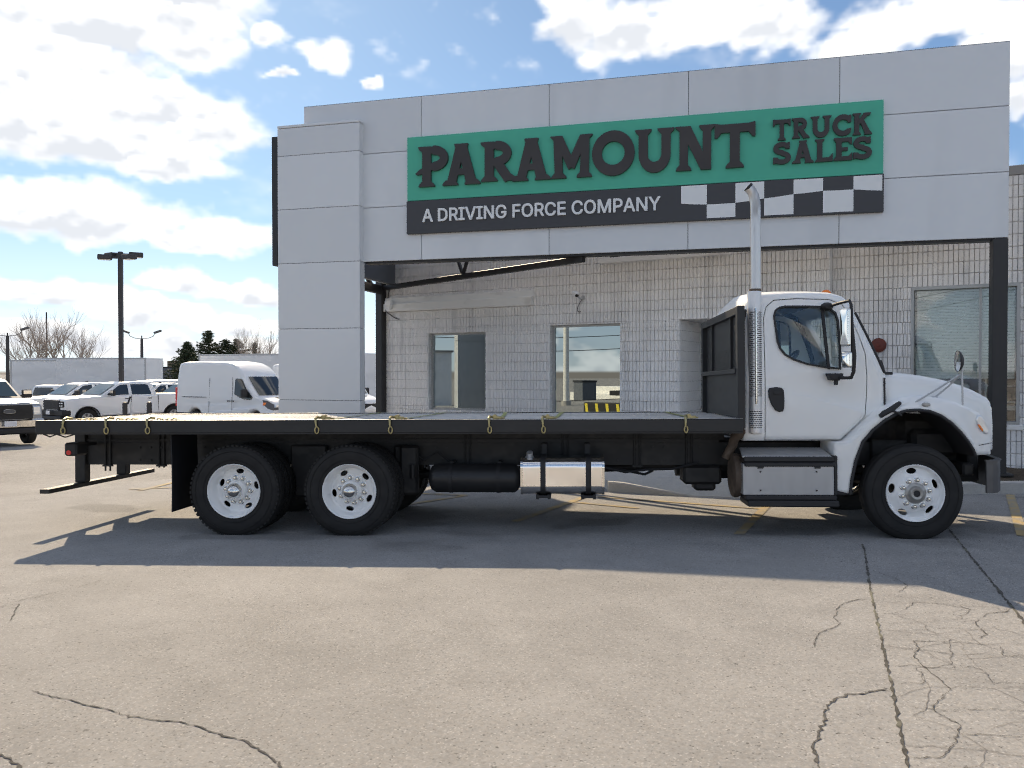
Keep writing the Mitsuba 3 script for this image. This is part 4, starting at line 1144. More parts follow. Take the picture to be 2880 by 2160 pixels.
# step box
sb = tp("step_box", cat(box(4.975, 5.935, 0.052, 0.60, 0.478, 0.815, 0.006)), "dull_aluminium", 25, label="grey aluminium box panel with two steps under the cab")
tp("top_step", cat(mapv(box(4.965, 5.91, 0.045, 0.33, 0.0, 0.018, 0.004), lambda v: np.column_stack([v[:, 0] - 0.03 * (v[:, 1] - 0.045) / 0.285 * np.sign(v[:, 0] - 5.4), v[:, 1], v[:, 2] + 0.882 + 0.072 * (v[:, 1] - 0.045) / 0.285]))), "dull_aluminium", 25, parent=sb)
tp("step_tread", cat(box(4.985, 5.935, 0.028, 0.10, 0.835, 0.895, 0.012), box(4.99, 5.95, 0.03, 0.16, 0.785, 0.832, 0.01)), "black_trim", 25, parent=sb)
tp("lower_step", cat(box(5.0, 5.96, 0.03, 0.5, 0.425, 0.476, 0.01), box(5.02, 5.98, 0.015, 0.45, 0.355, 0.422, 0.012)), "black_trim", 25, parent=sb)
tp("screws", cat(*[cyl((x, 0.040, z), (x, 0.055, z), 0.009, 8) for x in (5.16, 5.75) for z in (0.53, 0.73)], *[box(x - 0.03, x + 0.03, 0.035, 0.054, 0.765, 0.80) for x in (5.16, 5.76)]), "black_trim", 25, parent=sb, kind="stuff")
tp("box_end", box(5.937, 5.97, 0.052, 0.60, 0.48, 0.90, 0.006), "black_trim", 25, parent=sb)
tp("exhaust_canister", lathe([(0.0, 0.0), (0.19, 0.0), (0.235, 0.015), (0.245, 0.04), (0.245, 0.075), (0.232, 0.08), (0.232, 0.85), (0.20, 0.87), (0.0, 0.87)], 36, "x").apply_translation([4.90, 0.36, 0.66]), "rusty_pipe", 35)
# headboard
hb = tp("headboard", cat(box(4.912, 4.992, -0.02, 0.085, 1.20, 2.515, 0.006), box(4.912, 4.992, 2.355, 2.46, 1.20, 2.515, 0.006), box(4.915, 4.99, 0.085, 2.355, 2.43, 2.515, 0.005)), "body_black", 20, label="black steel headboard behind the cab")
tp("mid_rail", box(4.90, 4.97, 0.085, 2.355, 1.79, 1.845, 0.005), "body_black", 20, parent=hb)
tp("lower_panel", box(4.965, 4.975, 0.085, 2.355, 1.30, 1.79), "body_black", False, parent=hb)
for y in (0.55, 1.80):
    tp("inner_post", box(4.945, 4.975, y, y + 0.05, 1.845, 2.43), "body_black", 20, parent=hb)
tp("upper_panel", box(4.974, 4.980, 0.085, 2.355, 1.845, 2.43), "body_black", False, parent=hb)
tp("mesh_screen", cat(*[box(4.966, 4.973, 0.085, 2.3, z - 0.004, z + 0.004) for z in np.arange(1.86, 2.10, 0.022)]), "body_black", False, parent=hb, kind="stuff")
# exhaust stack with its heat shield
stk = tp("exhaust_stack", tube([(5.16, 0.20, 2.62), (5.16, 0.20, 3.1), (5.16, 0.20, 3.58), (5.157, 0.20, 3.66), (5.145, 0.20, 3.735), (5.12, 0.20, 3.79), (5.085, 0.20, 3.83)], [0.055, 0.055, 0.055, 0.055, 0.054, 0.053, 0.052], 28, False), "stack_metal", 40, label="tall bare metal exhaust stack with bent tip")
tp("outlet", moved(lathe([(0.0, 0.01), (0.045, 0.01), (0.050, 0.0), (0.055, 0.0), (0.054, 0.03)], 24, "x"), (5.075, 0.20, 3.842), ry=0.72), "black_trim", 40, parent=stk)
sh_prof = [(0.060, 2.69), (0.072, 2.688), (0.075, 2.67), (0.075, 2.05), (0.075, 1.16), (0.072, 1.14), (0.060, 1.138)]
tp("heat_shield", lathe(sh_prof, 40, "z").apply_translation([5.14, 0.20, 0]), "shield_metal", 40, parent=stk)
tp("clamp", lathe([(0.058, 2.690), (0.066, 2.690), (0.066, 2.715), (0.058, 2.715)], 28, "z").apply_translation([5.15, 0.20, 0]), "rusty_pipe", 40, parent=stk)
slots = []
for zz, cols in ((np.arange(1.545, 2.46, 0.0212), (-0.75, -0.45, 0.40, 0.70, 1.0)), (np.arange(1.20, 1.385, 0.022), (-0.85, -0.5, -0.15, 0.2, 0.55, 0.9))):
    for i, z in enumerate(zz):
        for c in cols:
            a = c + (0.09 if i % 2 else -0.09)
            slots.append(moved(box(-0.0105, 0.0105, -0.0765, -0.073, -0.0045, 0.0045), (5.14, 0.20, z), rz=a))
tp("shield_slots", cat(slots), "black_trim", False, parent=stk, kind="stuff")
tp("shield_bar", tube([(5.135, 0.118, 2.50), (5.137, 0.112, 2.45), (5.137, 0.112, 1.5), (5.137, 0.118, 1.46)], 0.012, 10), "chrome", 40, parent=stk)
tp("stack_mount", cat(box(5.03, 5.07, 0.24, 0.5, 1.3, 2.5, 0.01), box(5.05, 5.2, 0.26, 0.3, 1.10, 1.16)), "black_frame", 25, parent=stk)

# cab
def sm(a, b, x):
    t = np.clip((x - a) / (b - a), 0, 1)
    return t * t * (3 - 2 * t)


def cab_shape(v):
    v = np.array(v, float)
    x, y, z = v.T
    d = (y - YC) / 1.05
    o = v.copy()
    o[:, 1] = YC + (y - YC) * (1 - 0.075 * sm(1.8, 2.75, z)) * (1 - 0.05 * sm(6.1, 6.6, x) - 0.02 * sm(1.35, 1.05, z))
    o[:, 0] = x + 0.26 * (1 - d * d) * sm(5.95, 6.35, x) * (x > 5.9)
    o[:, 2] = z + 0.10 * (1 - d * d) * sm(2.35, 2.66, z)
    return o


CAB = [(5.02, 1.05), (6.05, 1.05), (6.30, 1.29), (6.53, 1.30), (6.525, 1.60), (6.515, 1.775), (6.44, 1.95), (6.36, 2.13), (6.28, 2.31), (6.215, 2.45), (6.17, 2.55), (6.10, 2.62), (6.0, 2.655), (5.8, 2.668), (5.5, 2.67), (5.25, 2.66), (5.12, 2.63), (5.06, 2.57), (5.03, 2.46), (5.02, 2.3), (5.02, 1.7)]
CUTS = (0.45, 0.7, 0.95, 1.22, 1.49, 1.74, 1.99)
outer = mapv(slab(CAB, 0.17, 2.27, 0.07, 4, CUTS), cab_shape)
pin = inset(np.array(CAB), 0.055)
inner = mapv(slab(pin, 0.225, 2.215, 0.05, 2, CUTS), cab_shape)
WIN = np.array([(5.35, 2.42), (5.37, 2.485), (5.42, 2.52), (5.48, 2.532), (5.70, 2.53), (5.86, 2.522), (5.96, 2.50), (6.02, 2.45), (6.045, 2.36), (6.055, 2.1), (6.05, 1.83), (5.90, 1.845), (5.69, 1.885), (5.55, 1.935), (5.46, 1.99), (5.405, 2.06), (5.38, 2.14)])
DOOR = Polygon([(5.25, 1.065), (5.25, 2.40), (5.28, 2.52), (5.36, 2.59), (5.6, 2.605), (5.95, 2.59), (6.08, 2.54), (6.16, 2.42), (6.25, 2.20), (6.315, 2.0), (6.333, 1.74), (6.325, 1.5), (6.305, 1.32), (6.25, 1.25), (6.06, 1.065)])
win_cut = Polygon(WIN)
shell = mf(outer) - mf(inner) - mf(extr(win_cut, -0.5, 3.0))
shell = shell - mf(extr(sbox(0.40, 1.88, 2.04, 2.50).buffer(-0.08).buffer(0.08), 6.12, 7.2, "x")) - mf(extr(sbox(0.70, 1.95, 1.74, 2.38).buffer(-0.08).buffer(0.08), 4.8, 5.2, "x"))
near_door, far_door = mf(extr(DOOR, -0.4, 0.62)), mf(extr(DOOR, 1.82, 3.0))
gap = DOOR.buffer(0.010)
cab_m = un(shell - mf(extr(gap, -0.4, 0.62)) - mf(extr(gap, 1.82, 3.0)))
cab = tp("cab", cab_m, "white_paint", 28, label="white conventional cab shell")
tp("door_seal", un((mf(mapv(slab(pin, 0.20, 2.24, 0.05, 2, CUTS), cab_shape)) - mf(mapv(slab(inset(np.array(CAB), 0.06), 0.24, 2.2, 0.05, 2, CUTS), cab_shape))) ^ (mf(extr(DOOR.buffer(0.03).difference(DOOR.buffer(-0.02)), -0.4, 3.0)))), "black_trim", 30, parent=cab)
for dm, sg in ((near_door, -1), (far_door, 1)):
    dr_ = tp("door", un(shell ^ dm), "white_paint", 28, parent=trk)
    ys = 0.172 if sg < 0 else 2.268
    g = mapbox_earcut.triangulate_float64(WIN.astype(np.float64), np.array([len(WIN)], np.uint32)).reshape(-1, 3).astype(int)
    gm = mapv(tm(np.column_stack([WIN[:, 0], np.full(len(WIN), ys - sg * 0.03), WIN[:, 1]]), g), cab_shape)
    tp("window_pane", gm, "clear_glass", False, parent=dr_)
    rim = win_cut.buffer(0.004).difference(win_cut.buffer(-0.016))
    tp("window_seal", mapv(extr(rim, ys - 0.012 if sg < 0 else ys - 0.03, ys + 0.03 if sg < 0 else ys + 0.012), cab_shape), "black_trim", False, parent=dr_)
    tp("window_divider", mapv(extr([(5.865, 2.525), (5.895, 2.525), (5.945, 1.83), (5.915, 1.83)], ys + (0.01 if sg < 0 else -0.04), ys + (0.04 if sg < 0 else -0.01)), cab_shape), "black_trim", False, parent=dr_)
    hp = [(5.272, 1.60), (5.285, 1.63), (5.36, 1.642), (5.42, 1.630), (5.442, 1.60), (5.447, 1.50), (5.442, 1.40), (5.428, 1.375), (5.39, 1.368), (5.345, 1.39), (5.305, 1.45), (5.278, 1.53)]
    tp("handle", cat(slab(hp, ys - (0.022 if sg < 0 else -0.002), ys + (0.002 if sg < 0 else 0.022), 0.012), slab([(5.33, 1.555), (5.42, 1.56), (5.42, 1.60), (5.33, 1.60)], ys - (0.034 if sg < 0 else -0.02), ys + (-0.02 if sg < 0 else 0.034), 0.006)), "black_trim", 40, parent=dr_)
# windscreen
gy, gzz = np.meshgrid(np.linspace(0.40, 2.04, 17), np.linspace(1.88, 2.50, 9))
gx = np.interp(gzz, [1.775, 1.95, 2.13, 2.31, 2.45, 2.55], [6.515, 6.44, 6.36, 6.28, 6.215, 6.17]) - 0.03
ws = strip([np.column_stack([gx[:, i], gy[:, i], gzz[:, i]]) for i in range(17)])
tp("windshield", mapv(ws, cab_shape), "clear_glass", True)
tp("rear_window", tm([(5.05, 0.70, 1.95), (5.05, 1.74, 1.95), (5.05, 1.74, 2.38), (5.05, 0.70, 2.38)], [[0, 1, 2], [0, 2, 3]]), "clear_glass", False)
apil = np.array([(6.215, 2.45), (6.28, 2.31), (6.36, 2.13), (6.44, 1.95), (6.515, 1.79)])
for y in (0.225, 2.215):
    pp = cab_shape(np.column_stack([apil[:, 0] + 0.006, np.full(5, y), apil[:, 1]]))
    tp("pillar_trim", tube(pp, 0.016, 8), "black_trim", 40, parent=cab)
tp("cowl", mapv(box(6.50, 6.60, 0.36, 2.08, 1.765, 1.80, 0.01), cab_shape), "black_trim", 30, parent=cab)
tp("marker_lamp", cat(*[lathe([(0.0, 0.055), (0.03, 0.05), (0.055, 0.025), (0.06, -0.01)], 18, "z").apply_translation([6.215, y, 2.757]) for y in (YC,)]), "amber_lens", 40, parent=cab)
tp("interior", cat(mapv(box(6.10, 6.46, 0.26, 2.18, 1.30, 1.80, 0.05), cab_shape), box(6.05, 6.2, 1.45, 2.0, 1.72, 1.86, 0.04), box(5.10, 6.4, 0.27, 2.17, 1.10, 1.14)), "dash_grey", 30, parent=cab)
tp("headlining", mapv(box(5.12, 6.0, 0.30, 2.14, 2.575, 2.585), cab_shape), "cab_lining", 30, parent=cab)
for y in (0.62, 1.80):
    tp("seat", cat(moved(box(-0.07, 0.07, -0.25, 0.25, 0.0, 0.72, 0.05), (5.40, y, 1.48), ry=-0.16), box(5.38, 5.85, y - 0.25, y + 0.25, 1.36, 1.50, 0.05), moved(box(-0.05, 0.05, -0.13, 0.13, 0.0, 0.18, 0.04), (5.28, y, 2.16), ry=-0.12)), "seat_cloth", 40, parent=cab)
sw = [(0.225 * math.cos(a), 0.225 * math.sin(a), 0) for a in np.linspace(0, 2 * PI, 33)]
tp("steering_wheel", moved(cat(tube(sw, 0.016, 8, False), tube([(-0.22, 0, 0), (0, 0, -0.03), (0.22, 0, 0)], 0.014, 6), lathe([(0.0, 0.02), (0.06, 0.015), (0.07, -0.03)], 16, "z"), cyl((0, 0, -0.35), (0, 0, 0), 0.03, 10)), (5.88, 1.80, 1.93), ry=-0.85), "grey_plastic", 40, parent=cab)


# hood and fenders
def hood_shape(v):
    v = np.array(v, float)
    x, y, z = v.T
    o = v.copy()
    k = 1 - 0.21 * np.clip((x - 6.53) / 1.25, 0, 1.2) - 0.10 * sm(1.5, 1.85, z)
    d = (y - YC) / 0.95
    o[:, 1] = YC + (y - YC) * k
    o[:, 0] = x + 0.20 * (1 - d * d) * sm(7.0, 7.8, x) + 0.20 * (1 - d * d) * sm(6.9, 6.53, x)
    o[:, 2] = z + 0.035 * (1 - d * d) * sm(1.45, 1.75, z)
    return o


HOOD = [(6.545, 1.36), (7.55, 1.30), (7.60, 0.93), (7.77, 0.93), (7.775, 1.2), (7.765, 1.38), (7.745, 1.46), (7.71, 1.505), (7.64, 1.545), (7.55, 1.595), (7.43, 1.645), (7.25, 1.705), (7.0, 1.755), (6.82, 1.775), (6.68, 1.778), (6.545, 1.772)]
hd = tp("hood", mapv(slab(HOOD, 0.255, 2.185, 0.10, 5, (0.5, 0.75, 1.0, 1.22, 1.44, 1.69, 1.94)), hood_shape), "white_paint", 40, label="sloping white hood")
tp("hood_gap", cat(*[tube(np.column_stack([[6.537] * 4, [y] * 4, [1.43, 1.55, 1.66, 1.735]]), 0.010, 6) for y in (0.245, 2.195)]), "black_trim", 40, parent=hd)
tp("grille", mapv(cat(box(7.765, 7.80, 0.74, 1.70, 0.98, 1.40, 0.01)), hood_shape), "black_trim", 30, parent=hd)
tp("grille_bar", mapv(cat(*[box(7.80, 7.812, 0.78, 1.66, z - 0.012, z + 0.012) for z in np.arange(1.02, 1.40, 0.06)]), hood_shape), "chrome", 30, parent=hd)


def fender_shape(v, far=False):
    v = np.array(v, float)
    o = v.copy()
    x, y, z = v.T
    o[:, 1] = y + 0.20 * np.clip((x - 7.25) / 0.40, 0, 1.2) ** 2 + 0.13 * sm(1.36, 1.56, z) * sm(0.3, 0.02, y) + 0.05 * sm(6.35, 6.0, x)
    if far:
        o[:, 1] = 2 * YC - o[:, 1]
    return o


ARCH = [(7.405, 0.90), (7.385, 0.95), (7.33, 1.035), (7.25, 1.14), (7.15, 1.245), (7.04, 1.325), (6.93, 1.372), (6.81, 1.388), (6.69, 1.380), (6.58, 1.345), (6.46, 1.275), (6.34, 1.175), (6.24, 1.05), (6.17, 0.85), (6.13, 0.65), (6.11, 0.485)]
FEN = [(7.655, 0.895), (7.65, 1.05), (7.625, 1.17), (7.57, 1.27), (7.47, 1.355), (7.35, 1.415), (7.22, 1.475), (7.07, 1.515), (6.91, 1.535), (6.75, 1.520), (6.62, 1.475), (6.50, 1.425), (6.40, 1.37), (6.315, 1.285), (6.19, 1.165), (6.075, 1.052), (5.955, 1.045), (5.945, 0.52)] + ARCH[::-1]
for far in (False, True):
    fm = slab(FEN, 0.035, 0.60, 0.045, 4, (0.12, 0.2, 0.32, 0.45))
    fm = mapv(fm, lambda v: fender_shape(v, far))
    if far:
        fm = tm(fm.vertices, fm.faces[:, ::-1])
    fe = tp("fender", fm, "white_paint", 40)
    ar = np.array(ARCH)
    tp("arch_lip", tube(fender_shape(np.column_stack([ar[:, 0], np.full(len(ar), 0.042), ar[:, 1]]), far), 0.017, 8), "black_trim", 40, parent=fe)
    arr = np.array(ARCH)
    ln_ = np.column_stack([arr[:, 0], arr[:, 1]])
    cc = np.array([6.77, 0.70])
    lo_ = ln_ + (cc - ln_) / np.linalg.norm(cc - ln_, axis=1, keepdims=True) * 0.012
    tp("wheel_liner", strip([fender_shape(np.column_stack([lo_[:, 0], np.full(len(lo_), y), lo_[:, 1]]), far) for y in (0.055, 0.2, 0.35, 0.605)], far), "black_trim", 40, parent=fe)
    hl_ = [(7.405, 1.285), (7.43, 1.335), (7.475, 1.330), (7.535, 1.275), (7.585, 1.20), (7.60, 1.155), (7.585, 1.13), (7.53, 1.125), (7.46, 1.175), (7.42, 1.235)]
    hm_ = mapv(slab(hl_, 0.018, 0.07, 0.018, 3), lambda v: fender_shape(v, far))
    he = tp("headlight", tm(hm_.vertices, hm_.faces[:, ::-1]) if far else hm_, "lamp_lens", 40, parent=fe)
    aq = mapv(slab([(7.424, 1.232), (7.455, 1.185), (7.488, 1.155), (7.495, 1.178), (7.452, 1.228)], 0.012, 0.03, 0.004, 2), lambda v: fender_shape(v, far))
    tp("turn_signal", tm(aq.vertices, aq.faces[:, ::-1]) if far else aq, "amber_lens", 40, parent=fe)
    if not far:
        tp("badge", moved(lathe([(0.0, -0.012), (0.03, -0.010), (0.042, 0.0)], 24), (6.895, 0.055, 1.445), s=(1.15, 1, 0.55)), "hub_metal", 40, parent=fe)
        tp("seam", tube(fender_shape(np.array([(7.445, 0.036, 1.01), (7.55, 0.036, 1.02), (7.648, 0.036, 1.025)])), 0.004, 6), "black_trim", 40, parent=fe)
        tp("hood_latch", cat(tube([(6.405, 0.03, 1.32), (6.45, 0.03, 1.355), (6.52, 0.04, 1.39), (6.60, 0.06, 1.445), (6.635, 0.07, 1.465)], [0.022, 0.030, 0.030, 0.026, 0.02], 10), tube([(6.53, 0.02, 1.385), (6.58, 0.0, 1.36), (6.62, 0.0, 1.33)], 0.012, 8)), "black_trim", 40, parent=fe)
pl_ = LineString([(7.545, 0.115), (7.59, 0.115), (7.66, 0.17), (7.76, 0.32), (7.86, 0.7), (7.90, 1.22), (7.86, 1.74), (7.76, 2.12), (7.66, 2.30), (7.59, 2.325), (7.545, 2.325)]).buffer(0.018, join_style="round")
bp = tp("front_bumper", extr(pl_, 0.50, 0.835, "z"), "dark_bumper", 40)
tp("bumper_top", extr(pl_.buffer(0.012), 0.835, 0.85, "z"), "dark_bumper", 40, parent=bp)
tp("bumper_bracket", cat(box(7.3, 7.75, 0.72, 0.82, 0.55, 0.85, 0.02), box(7.3, 7.75, 1.62, 1.72, 0.55, 0.85, 0.02), box(7.38, 7.5, 0.3, 2.1, 0.66, 0.8, 0.02)), "black_frame", 25, parent=bp)
tp("engine", cat(box(6.86, 7.62, 0.72, 1.72, 0.72, 1.32, 0.08), box(6.95, 7.45, 0.55, 0.75, 0.85, 1.15, 0.05), box(7.5, 7.62, 0.45, 2.0, 0.72, 1.25, 0.02)), "black_frame", 30)
tp("front_axle", cat(cyl((XF, 0.3, 0.46), (XF, 2.14, 0.46), 0.06, 14), box(6.0, 7.5, 0.74, 0.83, 0.56, 0.62), box(6.0, 7.5, 1.61, 1.70, 0.56, 0.62), box(6.55, 6.98, 0.70, 0.74, 0.78, 1.04, 0.02)), "black_frame", 30)
tp("inner_splash", cat(box(6.14, 6.30, 0.62, 0.66, 0.5, 1.05), box(5.98, 6.14, 0.1, 0.6, 0.48, 0.52)), "black_trim", 30)
# mirrors
mr = tp("side_mirror", cat(tube([(5.94, 0.22, 2.515), (6.0, 0.0, 2.535), (6.055, -0.11, 2.545), (6.064, -0.13, 2.50), (6.068, -0.14, 2.27), (6.085, -0.14, 1.97), (6.085, -0.13, 1.80), (6.07, -0.10, 1.735), (6.0, 0.05, 1.735)], [0.016, 0.016, 0.016, 0.017, 0.018, 0.026, 0.020, 0.018, 0.018], 10), moved(lathe([(0.0, -0.05), (0.03, -0.045), (0.05, -0.01), (0.05, 0.03)], 18), (5.92, 0.20, 2.515), s=(1.25, 1, 0.9))), "black_trim", 40)
tp("mount", cat(slab([(5.885, 1.785), (6.045, 1.785), (6.035, 1.735), (6.0, 1.705), (5.91, 1.715)], 0.05, 0.19, 0.02), cyl((5.975, 0.10, 1.66), (5.975, 0.10, 1.71), 0.022, 12)), "black_trim", 40, parent=mr)


def mirror(cx, cy, cz, w, h, rz, bulge, name):
    sec_ = sbox(-w / 2, -h / 2, w / 2, h / 2).buffer(-0.022).buffer(0.022, 6)
    p = np.array(sec_.exterior.coords)[:-1]
    m = slab(p, 0.0, 0.055, 0.022, 3)
    shell_ = moved(tm(m.vertices, m.faces), (cx, cy, cz), rz=rz)
    tp(name + "_shell", shell_, "chrome", 45, parent=mr)
    gr = []
    for t in np.linspace(0.0, 0.96, 8):
        gr.append(np.column_stack([p[:, 0] * t * 0.93, np.full(len(p), -0.004 - bulge * (1 - t * t)), p[:, 1] * t * 0.95]))
    g_ = strip([np.vstack([q, q[:1]]) for q in gr])
    tp(name + "_glass", moved(g_, (cx, cy, cz), rz=rz), "mirror_glass", True, parent=mr)


mirror(5.975, -0.18, 2.262, 0.105, 0.40, -0.95, 0.004, "upper")
mirror(5.985, -0.18, 1.922, 0.110, 0.17, -0.95, 0.03, "lower")
hm2 = tp("hood_mirror", cat(tube([(7.285, 0.11, 1.93), (7.292, 0.11, 1.70), (7.297, 0.115, 1.5), (7.302, 0.12, 1.325)], 0.011, 8), tube([(7.272, 0.11, 1.765), (7.02, 0.11, 1.60), (6.78, 0.12, 1.452)], 0.010, 8), tube([(7.272, 0.12, 1.755), (7.19, 0.22, 1.63), (7.11, 0.33, 1.525)], 0.010, 8), box(6.75, 6.80, 0.10, 0.16, 1.43, 1.455, 0.006), box(7.27, 7.335, 0.09, 0.15, 1.31, 1.325, 0.004), box(7.08, 7.13, 0.31, 0.37, 1.50, 1.53, 0.006)), "galvanised", 40)
tp("mirror_head", moved(lathe([(0.0, 0.05), (0.07, 0.04), (0.105, 0.015), (0.115, 0.0), (0.112, -0.006)], 32, "x"), (7.25, 0.11, 1.905), rz=-0.14), "black_trim", 40, parent=hm2)
tp("mirror_face", moved(lathe([(0.0, -0.022), (0.05, -0.018), (0.09, -0.010), (0.110, -0.002)], 32, "x"), (7.25, 0.11, 1.905), rz=-0.14), "mirror_glass", 40, parent=hm2)
tp("wiper", tube(cab_shape(np.array([(6.52, 0.8, 1.80), (6.50, 0.6, 1.86), (6.47, 0.45, 1.93)])), 0.008, 6), "black_trim", 40, parent=cab)

# ------------------------------------------------------------------ tie-down straps along the deck edge
HOOKS = [(-2.57, "first strap from the tail of the deck, with a gold chain lying beside its hook"), (-2.08, "second strap from the tail of the deck, with a gold chain and hook"), (-1.60, "third strap from the tail, last of those with a gold chain on the deck"),
         (0.32, "yellow tie-down strap with gold hook above the gap ahead of the rear wheels' hubs"), (1.15, "yellow tie-down strap with gold hook just ahead of the rear wheels"), (2.24, "yellow tie-down strap with gold hook just behind the chrome fuel tank"),
         (2.82, "yellow tie-down strap with gold hook above the chrome fuel tank"), (4.35, "yellow tie-down strap with gold hook nearest the black headboard")]


def link(p, r, w, a, tilt):
    q = [(r * math.cos(t) + 0.6 * r * np.sign(math.cos(t)), r * math.sin(t) * 0.8, 0) for t in np.linspace(0, 2 * PI, 15)]
    return moved(moved(tube(q, w, 6, False), rx=tilt), p, rz=a)


for i, (x, lab) in enumerate(HOOKS):
    t_ = thing("tie_down_strap", lab, "strap", None)
    r = np.random.default_rng(60 + i)
    sk = 0.10 * (r.random() - 0.5)
    yy = np.linspace(0.16, 2.50, 16)
    xs = x + 0.10 + sk * yy + 0.012 * np.sin(yy * 2.2 + i)
    if i < 3:
        xs = x + 0.34 + sk * yy + 0.02 * np.sin(yy * 2.0 + i)
    zs = np.full(len(yy), DZ + 0.009)
    w_ = 0.025 if i >= 3 else 0.012
    ent(f"{t_}__webbing", strip([np.column_stack([xs - w_, yy, zs]), np.column_stack([xs + w_, yy, zs + 0.001])], True), "webbing", False, TRUCK)
    if i >= 3:
        ent(f"{t_}__ratchet", cat(box(x + 0.03, x + 0.13, 0.03, 0.075, DZ + 0.006, DZ + 0.038, 0.008), box(x + 0.04, x + 0.16, 0.085, 0.12, DZ + 0.008, DZ + 0.026, 0.006), cyl((x + 0.05, 0.02, DZ + 0.035), (x + 0.05, 0.13, DZ + 0.035), 0.024, 12)), "zinc_gold", 35, TRUCK)
    else:
        ent(f"{t_}__chain", cat(*[link((x + 0.07 + 0.030 * k, 0.05 + 0.008 * (k % 3), DZ + 0.014 + 0.006 * (k % 2)), 0.016, 0.005, 0.3 * (k % 3 - 1), 0.2 if k % 2 else 1.4) for k in range(8)]), "zinc_gold", 40, TRUCK)
    lean = 0.02 * (r.random() - 0.3)
    ent(f"{t_}__hook", cat(tube([(x + 0.03, 0.03, DZ + 0.03), (x + 0.005, -0.04, DZ + 0.038), (x, -0.084, DZ + 0.022), (x + lean * 0.5, -0.098, DZ - 0.02), (x + lean, -0.098, DZ - 0.07)], [0.012, 0.016, 0.016, 0.012, 0.010], 8),
                           moved(tube([(0.030 * math.cos(a) * 0.7, 0, 0.036 * math.sin(a)) for a in np.linspace(0, 2 * PI, 17)], 0.008, 7, False), (x + lean + 0.004, -0.098, DZ - 0.103), rz=0.5)), "zinc_gold", 40, TRUCK)
# ------------------------------------------------------------------ parked vehicles (x forward from the front bumper, y left, z up)
CAR_TIRE = mikit.ply(lathe([(0.22, 0.03), (0.30, 0.0), (0.37, 0.004), (0.40, 0.03), (0.405, 0.13), (0.40, 0.23), (0.37, 0.256), (0.30, 0.26), (0.22, 0.23)], 36, closed=True), "tire_rubber", smooth=35)
_rim = [lathe([(0.0, 0.02), (0.05, 0.018), (0.06, 0.03), (0.075, 0.035)], 20), lathe([(0.185, 0.03), (0.225, 0.012), (0.235, 0.02), (0.225, 0.06), (0.20, 0.16)], 36), lathe([(0.0, 0.12), (0.21, 0.12)], 24)]
for _k in range(5):
    _rim.append(moved(slab([(0.05, -0.035), (0.21, -0.05), (0.21, 0.05), (0.05, 0.035)], 0.02, 0.06, 0.012, 2), ry=2 * PI * _k / 5))
CAR_RIM = mikit.ply(cat(_rim), "dull_aluminium", smooth=35)


def taper(k, z0, z1, nose=0.0, xn=0.0, ln=1.0):
    """Tumblehome above z0 and a nose that narrows ahead of xn."""
    def fn(v):
        v = np.array(v, float)
        o = v.copy()
        o[:, 1] = v[:, 1] * (1 - k * np.clip((v[:, 2] - z0) / (z1 - z0), 0, 1.2)) * (1 - nose * np.clip((v[:, 0] - xn) / ln, 0, 1) ** 2)
        return o
    return fn


def arched(prof, wheels, r):
    p = Polygon(prof)
    for x, z in wheels:
        p = p.difference(unary_union([Point(x, z).buffer(r, 20), sbox(x - r, -1, x + r, z)]))
    p = max(getattr(p, "geoms", [p]), key=lambda g: g.area)
    c = np.array(p.exterior.coords)[:-1]
    keep = np.linalg.norm(c - np.roll(c, 1, 0), axis=1) > 1e-3
    return c[keep]


def glass_pair(parent, name, pts, y, fn, tw, m="car_glass", t=0.02):
    for s in (-1, 1):
        a, b = (y - t, y + 0.008) if s > 0 else (-y - 0.008, -y + t)
        part(parent, name, mapv(extr(pts, a, b), fn), m, False, tw)


def put_wheels(parent, tw, xs, half, r, both=True):
    k = r / 0.405
    for x in xs:
        for s in ((1, -1) if both else (1,)):
            w = uniq(f"{parent}__wheel")
            b = frame([x, s * (half - 0.02), r], [-s, 0, 0], [0, -s, 0])
            b[:3, :3] *= k
            share(w, "tire", CAR_TIRE, tw @ b)
            share(w, "rim", CAR_RIM, tw @ b)


